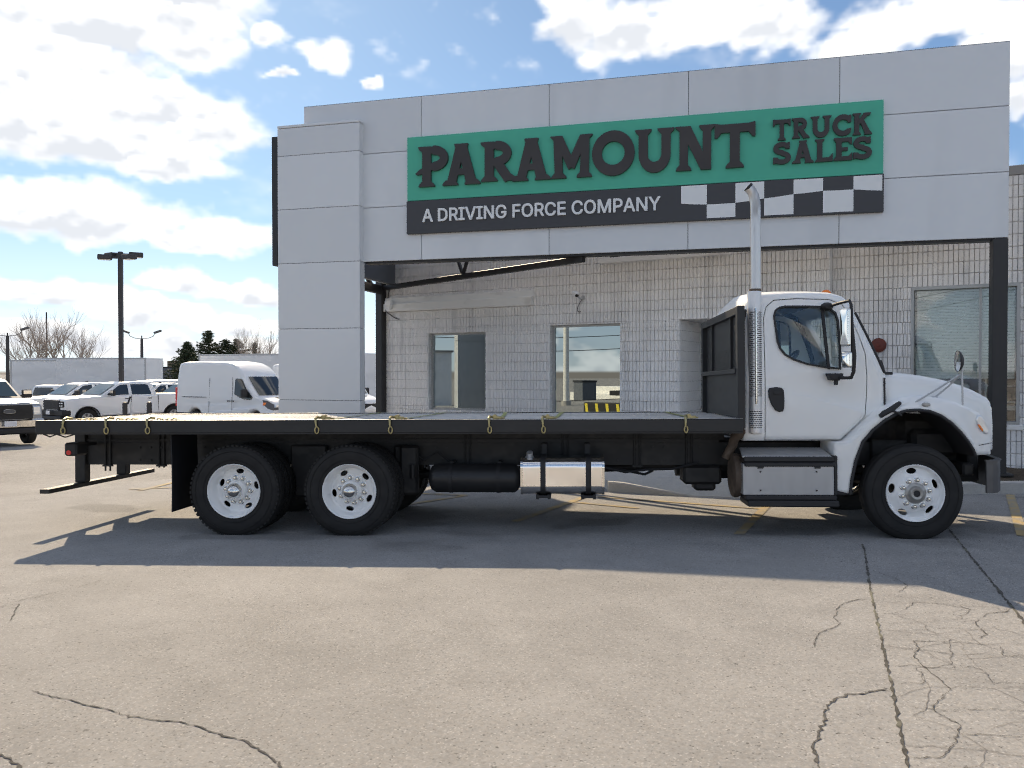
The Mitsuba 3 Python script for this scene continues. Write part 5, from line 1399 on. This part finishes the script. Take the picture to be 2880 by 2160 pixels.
def pickup(tw, label, group, paint="car_white", heavy=False, emblem=False, dark_face=True, marker=True):
    t = thing("pickup_truck", label, "pickup truck", group)
    W, r = 1.0, 0.405
    wb = [(-0.98, r), (-4.75, r)]
    body = arched([(-0.06, 0.60), (-0.02, 0.80), (-0.02, 1.16), (-0.10, 1.235), (-0.5, 1.29), (-1.45, 1.355), (-1.55, 1.36), (-3.98, 1.36), (-4.0, 1.40), (-5.98, 1.40), (-6.05, 1.36), (-6.06, 0.62), (-5.3, 0.52), (-1.6, 0.48), (-0.3, 0.46)], wb, 0.50)
    bm = slab(body, -W, W, 0.07, 3, (-0.5, 0, 0.5))

    def bfn(v):
        v = np.array(v, float)
        o = v.copy()
        x, y, z = v.T
        o[:, 1] = y * (1 - 0.05 * sm(1.0, 1.4, z)) * (1 - 0.06 * np.clip((x + 0.5) / 0.5, 0, 1) ** 2)
        o[:, 2] = z + 0.05 * (1 - (y / W) ** 2) * sm(1.1, 1.3, z) * sm(-1.6, -1.3, x)
        o[:, 0] = x - 0.10 * (y / W) ** 4 * sm(-0.5, 0.0, x)
        return o
    part(t, "body", mapv(bm, bfn), paint, 40, tw)
    fn = taper(0.20, 1.36, 1.96)
    cab_ = [(-1.50, 1.33), (-2.28, 1.86), (-2.42, 1.925), (-2.7, 1.965), (-3.3, 1.975), (-3.72, 1.95), (-3.86, 1.86), (-3.98, 1.36), (-3.98, 1.33)]
    part(t, "cabin", mapv(slab(cab_, -0.93, 0.93, 0.06, 3, (-0.4, 0, 0.4)), fn), paint, 40, tw)
    glass_pair(t, "front_window", [(-1.80, 1.42), (-2.33, 1.80), (-2.42, 1.84), (-2.72, 1.86), (-2.72, 1.40), (-1.84, 1.385)], 0.93, fn, tw)
    glass_pair(t, "rear_window", [(-2.86, 1.40), (-2.86, 1.865), (-3.5, 1.86), (-3.62, 1.83), (-3.72, 1.44), (-3.69, 1.40)], 0.93, fn, tw)
    part(t, "windshield", mapv(tm([(-1.60, 0.80, 1.415), (-1.60, -0.80, 1.415), (-2.255, -0.80, 1.86), (-2.255, 0.80, 1.86)], [[0, 1, 2], [0, 2, 3]]), lambda v: fn(v) + [0.012, 0, 0.018]), "windshield_glass", False, tw)
    part(t, "back_window", mapv(tm([(-3.985, 0.7, 1.42), (-3.885, 0.7, 1.84), (-3.885, -0.7, 1.84), (-3.985, -0.7, 1.42)], [[0, 1, 2], [0, 2, 3]]), lambda v: fn(v) - [0.015, 0, 0]), "car_glass", False, tw)
    part(t, "bed_floor", box(-5.95, -4.06, -0.85, 0.85, 1.385, 1.408), "black_trim", False, tw)
    part(t, "underbody", box(-6.0, -0.2, -0.80, 0.80, 0.40, 0.95), "black_trim", False, tw)
    face = "black_trim" if dark_face else "chrome"
    gr = part(t, "grille", mapv(box(-0.06, 0.025, -0.69, 0.69, 0.80, 1.20, 0.02), bfn), "black_trim", 30, tw)
    part(gr, "bar", cat(*[mapv(box(0.02, 0.035, -0.62, 0.62, z, z + 0.018), bfn) for z in (0.91, 0.99, 1.07)]), "black_trim", 30, tw)
    if emblem:
        part(gr, "emblem", cat(tube([(0.045, 0.155 * math.cos(a), 1.03 + 0.062 * math.sin(a)) for a in np.linspace(0, 2 * PI, 29)], 0.011, 6, False)), "chrome", 40, tw)
        part(gr, "emblem_field", mapv(lathe([(0.0, 0.0), (1.0, 0.0)], 28, "x"), lambda v: np.column_stack([v[:, 0] + 0.042, v[:, 1] * 0.15, v[:, 2] * 0.058 + 1.03])), "grey_plastic", False, tw)
    for s in (1, -1):
        hl = part(t, "headlight", mapv(box(-0.14, 0.012, s * 0.68, s * 0.945, 0.90, 1.165, 0.03), bfn), face if dark_face else "lamp_lens", 30, tw)
        for z in ((0.97, 1.08) if dark_face else (0.96, 1.05, 1.12)):
            part(hl, "lens", mapv(cat(box(0.008, 0.02, s * 0.71, s * 0.80, z - 0.025, z + 0.025, 0.01), box(0.006, 0.018, s * 0.83, s * 0.91, z - 0.025, z + 0.025, 0.01)), bfn), "lamp_lens", 30, tw)
        part(t, "tail_lamp", box(-6.085, -5.98, s * 0.90, s * 0.985, 0.85, 1.28, 0.01), "red_lens", 30, tw)
        mi_ = part(t, "mirror", cat(box(-1.98, -1.86, s * 1.02, s * 1.30, 1.36, 1.62, 0.03), box(-1.90, -1.84, s * 0.88, s * 1.06, 1.40, 1.46, 0.01)), "black_trim", 30, tw)
        part(mi_, "mirror_cap", box(-1.865, -1.845, s * 1.04, s * 1.28, 1.48, 1.60, 0.008), "chrome" if heavy else "black_trim", 30, tw)
        for x in (-2.62, -3.62):
            part(t, "handle", box(x - 0.10, x + 0.10, s * 0.955, s * 0.99, 1.20, 1.235, 0.01), "black_trim", 30, tw)
        for x in (-2.79, -4.0):
            part(t, "door_gap", box(x - 0.006, x + 0.006, s * 0.955, s * 1.002, 0.62, 1.345), "black_trim", False, tw)
        for x, z in wb:
            part(t, "wheel_arch", tube([(x + 0.505 * math.cos(a), s * 0.985, z + 0.505 * math.sin(a)) for a in np.linspace(-0.15, PI + 0.15, 19)], 0.022, 6), "black_trim", 40, tw)
    part(t, "front_bumper", mapv(box(-0.22, 0.12, -0.99, 0.99, 0.52, 0.80, 0.05), lambda v: v - np.outer((np.abs(v[:, 1]) / 0.99) ** 4 * 0.14, [1, 0, 0])), "chrome" if emblem else "black_trim", 35, tw)
    part(t, "rear_bumper", box(-6.2, -6.05, -0.95, 0.95, 0.55, 0.75, 0.03), "black_trim", 35, tw)
    part(t, "lower_valance", box(-0.2, 0.06, -0.9, 0.9, 0.36, 0.53, 0.04), "black_trim", 30, tw)
    pp = part(t, "licence_plate", box(0.122, 0.130, -0.16, 0.16, 0.60, 0.76, 0.003), "plate_white", False, tw)
    part(t, "aerial", cat(box(-2.95, -2.80, -0.05, 0.05, 1.965, 2.02, 0.02)), "black_trim", 30, tw)
    put_wheels(t, tw, [w[0] for w in wb], W, r)
    return t


def van(tw, label, group, high=True, tail="red_lens", windows=False):
    t = thing("cargo_van", label, "van", group)
    H = 2.72 if high else 2.15
    W, r = 1.0, 0.35
    wb = [(-0.98, r), (-4.73, r)]
    k = (H - 1.3) / (2.72 - 1.3)
    zf = lambda z: 1.3 + (z - 1.3) * k if z > 1.3 else z
    prof = [(-0.03, 0.45), (0.0, 0.70), (-0.04, 0.98), (-0.14, 1.10), (-0.45, 1.22), (-0.98, 1.33), (-1.72, zf(2.12)), (-1.95, zf(2.33)), (-2.25, zf(2.52)), (-2.6, zf(2.64)), (-3.0, zf(2.70)), (-4.4, zf(2.72)), (-5.6, zf(2.71)), (-5.83, zf(2.66)), (-5.92, zf(2.5)), (-5.97, 1.9), (-5.98, 1.0), (-5.96, 0.45), (-3.0, 0.40)]
    b = arched(prof, wb, 0.42)

    def fn(v):
        v = np.array(v, float)
        o = v.copy()
        x, y, z = v.T
        kk = (1 - 0.12 * sm(1.2, H, z)) * (1 - 0.20 * sm(-1.6, 0.0, x) * sm(0.6, 1.3, z) - 0.06 * sm(-0.8, 0.0, x))
        o[:, 1] = y * kk
        o[:, 0] = x - 0.16 * (y / W) ** 2 * sm(-2.6, -1.0, x)
        o[:, 2] = z + 0.05 * (1 - (y / W) ** 2) * sm(H - 0.4, H - 0.05, z)
        return o
    part(t, "body", mapv(slab(b, -W, W, 0.12, 4, (-0.6, -0.3, 0, 0.3, 0.6)), fn), "car_white", 40, tw)
    glass_pair(t, "front_window", [(-1.10, 1.28), (-1.52, 1.62), (-1.80, zf(1.98)), (-1.92, zf(2.03)), (-2.22, zf(2.03)), (-2.26, zf(1.98)), (-2.26, 1.40), (-1.9, 1.28), (-1.6, 1.20), (-1.2, 1.19)], W, fn, tw)
    if windows:
        glass_pair(t, "rear_window", [(-2.5, 1.40), (-2.5, zf(2.0)), (-5.6, zf(2.0)), (-5.65, 1.40)], W, fn, tw)
    gy2, tt = np.meshgrid(np.linspace(-0.80, 0.80, 11), np.linspace(0.04, 0.97, 6))
    wx, wz = -0.98 + (-1.72 + 0.98) * tt, 1.33 + (zf(2.12) - 1.33) * tt
    wm = strip([np.column_stack([wx[:, i], gy2[:, i], wz[:, i]]) for i in range(11)])
    part(t, "windshield", mapv(wm, lambda v: fn(v) + [0.018, 0, 0.018]), "car_glass", True, tw)
    part(t, "grille", mapv(cat(box(-0.06, 0.02, -0.55, 0.55, 0.72, 0.95, 0.02), box(-0.04, 0.03, -0.75, 0.75, 0.45, 0.64, 0.02)), fn), "black_trim", 30, tw)
    part(t, "cowl", mapv(box(-0.72, -0.55, -0.30, 0.30, 1.265, 1.29, 0.005), fn), "black_trim", 30, tw)
    for s in (1, -1):
        hl = part(t, "headlight", mapv(slab([(-0.02, 0.80), (-0.06, 1.0), (-0.42, 1.17), (-0.62, 1.19), (-0.55, 1.0), (-0.30, 0.85)], s * 0.62 if s > 0 else -1.012, 1.012 if s > 0 else -0.62, 0.02, 2), lambda v: fn(v) + [0.012, 0, 0]), "grey_plastic", 30, tw)
        part(hl, "lens", mapv(cat(box(-0.30, 0.0, s * 0.72, s * 0.96, 0.90, 1.02, 0.02)), lambda v: fn(v) + [0.03, 0, 0]), "lamp_lens", 30, tw)
        part(hl, "turn_signal", mapv(box(-0.56, -0.38, s * 0.94, s * 1.02, 0.98, 1.10, 0.01), fn), "amber_lens", 30, tw)
        part(t, "mirror", box(-1.62, -1.48, s * 0.98, s * 1.28, 1.28, 1.62, 0.04), "black_trim", 30, tw)
        part(t, "tail_lamp", box(-6.0, -5.90, s * 0.93, s * 0.99, 0.85, 1.65, 0.01), "red_lens", 30, tw)
        part(t, "side_moulding", mapv(box(-5.95, -1.5, s * 0.99, s * 1.005, 0.42, 0.60, 0.005), fn), "grey_plastic", 30, tw)
        for x in (-2.35, -2.62):
            part(t, "handle", mapv(box(x - 0.08, x + 0.08, s * 0.99, s * 1.02, 1.10, 1.15, 0.01), fn), "black_trim", 30, tw)
        part(t, "door_rail", mapv(box(-5.55, -4.0, s * 0.995, s * 1.01, 1.245, 1.27), fn), "grey_plastic", 30, tw)
        for x in (-2.45, -3.85):
            part(t, "door_gap", mapv(box(x - 0.005, x + 0.005, s * 0.99, s * 1.002, 0.62, zf(2.1)), fn), "grey_plastic", False, tw)
    part(t, "underbody", box(-5.9, -0.15, -0.8, 0.8, 0.25, 0.7), "black_trim", False, tw)
    put_wheels(t, tw, [w[0] for w in wb], W, r)
    return t


def face(px, py, hx, hy):
    return place(px, py, math.degrees(math.atan2(hy, hx)))


pickup(face(-14.55, 23.95, 0.766, -0.643), "silver pickup at the left edge with oval grille emblem and chrome bumper", None, "car_silver", True, True, False)
rh = (-0.574, -0.819)
rx, ry_ = -19.87, 35.69
LONG = frame([0, 0, 0], [1.1, 0, 0], [0, 1, 0])
LONG[2, 2] = 1.0
pickup(face(rx, ry_, *rh) @ LONG, "white crew cab pickup with black grille and bumper behind the flatbed's tail", None, "car_white", True)
pickup(face(rx - 2.5, ry_ + 1.75, *rh) @ LONG, "white crew cab pickup parked just behind the black grilled one, farther left", None)
pickup(face(-21.6, 44.6, *rh), "white pickup whose windshield shows above the bed of the nearest crew cab", None)
pickup(face(-19.2, 43.0, *rh), "white pickup half hidden by the high roof van's tail", None)
pickup(face(-23.4, 47.2, 0.3, 0.95), "white pickup seen from behind with a dark rear window, far left before the box trailer", None)
vh = (0.853, -0.522)
van(face(-8.75, 33.1, *vh), "white high roof cargo van facing right, left of the silver tower", None)
van(face(-23.6, 47.5, *rh), "low white van whose long roof shows above the pickups", None, False, windows=True)
van(face(-6.2, 36.6, 0.80, -0.60), "white van seen in the gap between tower and black post", None, True)

# box bodies and trailers
def box_truck(tw, L, H, label, cap=False):
    t = thing("box_trailer", label, "trailer", None)
    part(t, "box_body", box(-L, 0, -1.28, 1.28, 1.05, H, 0.03), "trailer_white", 20, tw)
    part(t, "top_rail", cat(box(-L, 0.0, -1.295, -1.27, H - 0.10, H - 0.01, 0.005), box(-L, 0.0, 1.27, 1.295, H - 0.10, H - 0.01, 0.005)), "dull_aluminium", 20, tw)
    part(t, "bottom_rail", cat(box(-L, 0.0, -1.30, -1.27, 1.0, 1.16, 0.005), box(-L, 0.0, 1.27, 1.30, 1.0, 1.16, 0.005)), "dull_aluminium", 20, tw)
    for x in (-0.08, -L + 0.08):
        for y in (-1.285, 1.285):
            part(t, "corner_post", box(x - 0.06, x + 0.06, y - 0.012, y + 0.012, 1.05, H - 0.02, 0.004), "dull_aluminium", 20, tw)
    n = int(L / 0.6)
    part(t, "rivet_line", cat(*[box(-L * (k + 0.5) / n - 0.006, -L * (k + 0.5) / n + 0.006, s * 1.279, s * 1.284, 1.17, H - 0.11) for k in range(n) for s in (-1, 1)]), "trailer_white", False, tw, kind="stuff")
    part(t, "chassis", box(-L + 0.2, -0.2, -0.5, 0.5, 0.7, 1.05), "black_trim", False, tw)
    if cap:
        part(t, "corner_cap", box(-0.1, 0.9, -1.2, -1.29, H - 0.55, H - 0.02, 0.01), "dull_aluminium", 20, tw)
    for x in (-L + 1.2, -L + 2.4, -1.5):
        for s in (1, -1):
            w = uniq(f"{t}__wheel")
            b = frame([x, s * 1.24, 0.5], [-s, 0, 0], [0, -s, 0])
            b[:3, :3] *= 1.23
            share(w, "tire", CAR_TIRE, tw @ b)
            share(w, "rim", CAR_RIM, tw @ b)
    return t


box_truck(face(-35.4, 61.5, -1, 0.05) @ frame([-9.3, 0, 0], [1, 0, 0], [0, 1, 0]) @ frame([9.3, 0, 0], [1, 0, 0], [0, 1, 0]), 9.1, 4.02, "long white box trailer behind the pickups at the left", True)
box_truck(face(-36.3, 60.6, -0.97, -0.25), 6.0, 3.86, "white box trailer cut by the left edge of the picture")
box_truck(face(-8.5, 49.5, 0.92, -0.39), 12.0, 3.72, "white box trailer rising behind the high roof van and the tower")

# ------------------------------------------------------------------ poles, posts, bollards
lp = thing("light_pole", "tall dark light pole with four box heads rising behind the pickups", "light pole")
L0 = place(-20.75, 44.0, 0)
ent(f"{lp}__pole", box(-0.105, 0.105, -0.105, 0.105, 0, 8.95, 0.02), "pole_paint", 20, L0)
for k, (a, z) in enumerate(((148, 8.82), (205, 8.62), (-32, 8.62), (25, 8.82))):
    f = L0 @ place(0, 0, a, z)
    ent(f"{lp}__arm" + (f"_{k:03d}" if k else ""), box(0.08, 0.5, -0.05, 0.05, -0.05, 0.05, 0.01), "pole_paint", 20, f)
    hkey = f"{lp}__lamp_head" + (f"_{k:03d}" if k else "")
    ent(hkey, cat(box(0.40, 1.10, -0.26, 0.26, -0.13, 0.12, 0.04)), "pole_paint", 25, f)
    ent(f"{hkey}__lens", box(0.48, 1.02, -0.20, 0.20, -0.145, -0.128, 0.006), "letter_white", 20, f)
for x, y, lab, h in ((-42.6, 70.0, "slim twin headed light pole at the left edge of the sky", 6.2), (-33.5, 75.0, "slim twin headed light pole above the right end of the long trailer", 6.15)):
    p_ = thing("lot_light", lab, "light pole")
    f = place(x, y, 8)
    ent(f"{p_}__pole", cyl((0, 0, 0), (0, 0, h), 0.17, 12, 0.12), "pole_paint", 40, f)
    ent(f"{p_}__arm", cat(tube([(-1.15, 0, h + 0.55), (-1.0, 0, h + 0.25), (-0.6, 0, h + 0.08), (0, 0, h + 0.02), (0.6, 0, h + 0.08), (1.0, 0, h + 0.25), (1.15, 0, h + 0.55)], 0.03, 6), cyl((0, 0, h - 0.1), (0, 0, h + 0.3), 0.05, 8)), "pole_paint", 40, f)
    for k, s in enumerate((-1, 1)):
        ent(f"{p_}__lamp_head" + (f"_{k:03d}" if k else ""), moved(box(-0.35, 0.35, -0.16, 0.16, -0.09, 0.09, 0.05), (s * 1.38, 0, h + 0.66), ry=-s * 0.35), "grey_plastic", 30, f)
ms = thing("antenna_mast", "thin tall antenna mast among the bare trees", "mast")
ent(f"{ms}__mast", cyl((0, 0, 0), (0, 0, 11.9), 0.14, 8, 0.09), "pole_paint", 40, place(-66.8, 119.0))
for x, y, lab in ((-15.1, 32.3, "dark bollard before the front door of the nearest crew cab pickup"), (-14.15, 32.3, "dark bollard near the tail of the nearest crew cab pickup")):
    b_ = thing("bollard", lab, "bollard")
    ent(f"{b_}__post", cat(cyl((0, 0, 0), (0, 0, 1.10), 0.095, 16), lathe([(0.095, 1.10), (0.07, 1.15), (0.0, 1.17)], 16, "z")), "pole_paint", 40, place(x, y))
    ent(f"{b_}__base", cyl((0, 0, 0), (0, 0, 0.03), 0.16, 16), "pole_paint", 40, place(x, y))
sp = thing("sign_post", "slim pale post with a slanted dark bracket beside the dark bollard", "post")
ent(f"{sp}__post", box(-0.04, 0.04, -0.03, 0.03, 0, 1.15, 0.01), "trailer_white", 20, place(-14.9, 32.4))
ent(f"{sp}__bracket", moved(box(-0.03, 0.03, -0.02, 0.02, -0.16, 0.16, 0.008), (-0.06, -0.05, 1.22), ry=0.35), "black_trim", 20, place(-14.9, 32.4))

# ------------------------------------------------------------------ far building and trees
lb = thing("low_building", "distant low dark grey flat roofed building with rooftop units", "building")
FB = place(-62, 138, 6, -1.5)
ent(f"{lb}__wall", box(-4, 22, 0, 20, 0, 3.75), "dark_cladding", False, FB)
ent(f"{lb}__parapet", box(-4.1, 22.1, -0.1, 20.1, 3.75, 3.95, 0.02), "black_trim", False, FB)
for k, (x, w) in enumerate(((1.6, 2.0), (4.8, 2.0), (9.0, 2.4))):
    u = f"{lb}__rooftop_unit" + (f"_{k:03d}" if k else "")
    ent(u, box(x - w / 2, x + w / 2, 2, 4, 3.9, 4.95, 0.05), "cardboard" if k < 2 else "galvanised", 20, FB)
    ent(f"{u}__vent", cat(*[box(x - w / 2 + 0.2, x + w / 2 - 0.2, 1.97, 2.0, z, z + 0.1) for z in (4.2, 4.4, 4.6)]), "black_trim", False, FB)


def bare_tree(x, y, h, spread, label, seed, stems=1):
    t = thing("bare_tree", label, "tree", None)
    r = np.random.default_rng(seed)
    limbs, twigs = [], []

    def grow(p, d, L, rad, depth):
        n = 4
        pts, q = [p], p
        dd = d.copy()
        for _ in range(n):
            dd = dd + r.normal(0, 0.10, 3) + np.array([0, 0, 0.015 * depth])
            dd /= np.linalg.norm(dd)
            q = q + dd * L / n
            pts.append(q)
        (limbs if depth <= 2 else twigs).append(tube(pts, np.linspace(rad, rad * 0.62, n + 1), 6 if depth <= 1 else 4 if depth == 2 else 3, False))
        if depth >= 5:
            return
        kids = (3, 4, 4, 3, 2)[depth]
        for c in range(kids):
            at_p = pts[-1] if c == 0 else pts[int(r.integers(2, n + 1))]
            ang = r.uniform(0, 2 * PI)
            side = np.array([math.cos(ang), math.sin(ang), 0.1])
            lean = (0.25 if c == 0 else r.uniform(0.45, 0.95)) * spread
            nd = dd + side * lean
            grow(at_p, nd / np.linalg.norm(nd), L * r.uniform(0.62, 0.86), max(rad * 0.56, 0.009), depth + 1)
    for s in range(stems):
        a = s * 2.4
        d = np.array([0.16 * math.cos(a) * (stems > 1), 0.16 * math.sin(a) * (stems > 1), 1.0])
        grow(np.array([0.3 * math.cos(a) * (stems > 1), 0.0, 0.0]), d / np.linalg.norm(d), h * 0.27, h * 0.017, 0)
    ent(f"{t}__trunk", cat(limbs), "bark", 60, place(x, y, seed * 40 % 360))
    ent(f"{t}__crown", cat(twigs), "bark", 60, place(x, y, seed * 40 % 360))


bare_tree(-58.6, 100, 12.4, 0.85, "bare twin stemmed tree left of the antenna mast", 3, 2)
bare_tree(-55.2, 101, 11.9, 0.85, "bare tree just right of the antenna mast", 5, 2)
bare_tree(-51.0, 100, 11.0, 1.0, "rounded bare tree nearest the tall dark light pole on its left", 8)
bare_tree(-27.0, 86, 8.8, 0.55, "bare tree right of the evergreens beside the tower", 9, 2)


def conifer(x, y, h, w, label, seed):
    t = thing("conifer_tree", label, "tree", None)
    r = np.random.default_rng(seed)
    v, f = [], []
    limbs = [cyl((0, 0, 0), (0, 0, h * 0.97), h * 0.018, 8, 0.02)]
    z = h * 0.10
    while z < h * 0.985:
        rad = w * (1 - (z / h)) ** 0.85 * r.uniform(0.75, 1.1) + 0.06
        for b in range(int(7 + 5 * (1 - z / h))):
            a = r.uniform(0, 2 * PI)
            L = rad * r.uniform(0.55, 1.12)
            droop = -0.28 + 0.5 * z / h
            tip = np.array([math.cos(a) * L, math.sin(a) * L, z + L * droop + 0.10 * L])
            root = np.array([0, 0, z])
            if L > 0.5:
                limbs.append(tube([root, tip], [0.025, 0.008], 3, False))
            for s in range(int(9 + 14 * L)):
                q = root + (tip - root) * r.uniform(0.15, 1.03)
                d = r.normal(0, 1, 3) * [1, 1, 0.45]
                d /= np.linalg.norm(d)
                e = np.cross(d, r.normal(0, 1, 3))
                e /= max(np.linalg.norm(e), 1e-6)
                ln, wd = r.uniform(0.16, 0.38), r.uniform(0.04, 0.08)
                q = q + r.normal(0, 0.05, 3)
                i = len(v)
                v += [q - e * wd, q + e * wd, q + d * ln - np.array([0, 0, 0.04])]
                f.append([i, i + 1, i + 2])
        z += h * 0.030
    ent(f"{t}__trunk", cat(limbs), "bark", 40, place(x, y))
    ent(f"{t}__crown", tm(v, f), "needles", False, place(x, y))


bare_tree(-58, -18, 7.5, 0.8, "bare tree mirrored in the second window beside the roadside pole", 12, 2)
bare_tree(-62, -17, 7.0, 0.9, "bare tree mirrored in the second window before the dark building", 14, 2)
conifer(-33.6, 86, 6.1, 3.8, "lowest evergreen at the left end of the evergreen clump", 1)
conifer(-32.9, 84, 6.3, 3.6, "second evergreen of the clump, left of the tallest", 2)
conifer(-31.5, 86, 7.5, 4.4, "tallest pointed evergreen of the clump left of the tower", 3)
conifer(-30.1, 87, 6.6, 4.8, "broad dark evergreen just right of the tallest", 4)
conifer(-28.9, 87, 6.6, 4.6, "rightmost full evergreen of the clump beside the van", 5)
conifer(-27.3, 88, 6.3, 0.8, "thin dark evergreen inside the bare tree by the tower", 6)

# ------------------------------------------------------------------ what stands behind and left of the viewer and shows in the window panes
rp = thing("roadside_pole", "pale round roadside pole mirrored in the second window", "pole")
ent(f"{rp}__pole", cyl((0, 0, -0.3), (0, 0, 10.5), 0.165, 18, 0.13), "office_white", 40, place(-21.4, 2.7))
ent(f"{rp}__base", cyl((0, 0, -0.1), (0, 0, 0.25), 0.26, 18), "concrete", 40, place(-21.4, 2.7))
for k, (y0, z) in enumerate(((0, 3.45), (0.3, 5.35), (-0.3, 2.72))):
    wr = thing("overhead_wire", f"dark overhead wire mirrored in the second window, {('middle', 'uppermost', 'lowest')[k]} of three", "wire")
    pts = [np.array([-24.5, 8.0, z]) + np.array([5.8, -10.0, 0]) * t + np.array([0, 0, -0.5 * (1 - (2 * t - 0.5) ** 2) + 0.5]) * 0.3 for t in np.linspace(-1.5, 3.0, 40)]
    ent(f"{wr}__cable", tube(pts, 0.022, 6), "black_trim", 40)
of = thing("office_building", "white office building with green window bands mirrored in the second window", "building")
OF = frame([-80, -66, -2.4], [0.88, -0.47, 0], [0.47, 0.88, 0])
OF2 = frame([-109, -58.0, -3.9], [0.97, 0.22, 0], [-0.22, 0.97, 0])
for z0, z1, n, m in ((-4, -1.2, "wall", "office_white"), (-1.2, 0.2, "glazing", "office_glass"), (0.2, 1.7, "spandrel", "office_white"), (1.7, 2.9, "glazing", "office_glass"), (2.9, 4.4, "spandrel", "office_white")):
    part(of, n, box(-2, 36, -14, 0 if m == "office_white" else -0.3, z0 - 2.6, z1 - 2.6), m, False, OF2)
part(of, "penthouse", box(5, 24, -12, -2, 1.8, 3.0), "office_white", False, OF2)
part(of, "rooftop_unit", box(17, 21, -6, -2.5, 3.0, 3.6, 0.1), "galvanised", False, OF2)
dk = thing("dark_block_building", "plain dark building mirrored beside the white office", "building")
ent(f"{dk}__wall", box(-3.9, -0.6, -2, 0, -6, 1.2), "dark_cladding", False, frame([-76.0, -37.0, -1.0], [0.97, 0.22, 0], [-0.22, 0.97, 0]))
ent(f"{dk}__parapet", box(-4.0, -0.5, -2.1, 0.1, 1.2, 1.45), "black_trim", False, frame([-76.0, -37.0, -1.0], [0.97, 0.22, 0], [-0.22, 0.97, 0]))
br = thing("striped_barrier", "black barrier with slanted yellow stripes mirrored low in the second window", "barrier")
BR = frame([-11.9, 8.05, gz(-11.9, 8.05)], [0.93, -0.36, 0], [0.36, 0.93, 0])
ent(f"{br}__rail", box(-0.1, 3.6, -0.14, 0.14, 0.0, 0.62, 0.04), "barrier_black", 25, BR)
for k in range(7):
    x = 0.05 + k * 0.5
    ent(f"{br}__stripe" + (f"_{k:03d}" if k else ""), extr([(x, 0.04), (x + 0.13, 0.04), (x + 0.05, 0.58), (x - 0.08, 0.58)], -0.146, 0.146), "barrier_yellow", False, BR)
vg = structure("verge", "grass strip along the road behind the viewer")
ent(vg, sheet([-44, -36, -30, -26], [-20, -12, -6, 0, 2], 0.03), "grass", False)
gb = thing("grey_storage_building", "plain pale blue grey building mirrored in the first window", "building")
ent(f"{gb}__wall", box(-5, 5, 0, 8, -1, 2.85), "trailer_white", False, frame([-33.0, 9.5, 0], [0.35, -0.94, 0], [0.94, 0.35, 0]) @ frame([0, -8, 0], [1, 0, 0], [0, 1, 0]))
ent(f"{gb}__eaves", box(-5.1, 5.1, -0.1, 8.1, 2.85, 2.97), "coping_metal", False, frame([-33.0, 9.5, 0], [0.35, -0.94, 0], [0.94, 0.35, 0]) @ frame([0, -8, 0], [1, 0, 0], [0, 1, 0]))
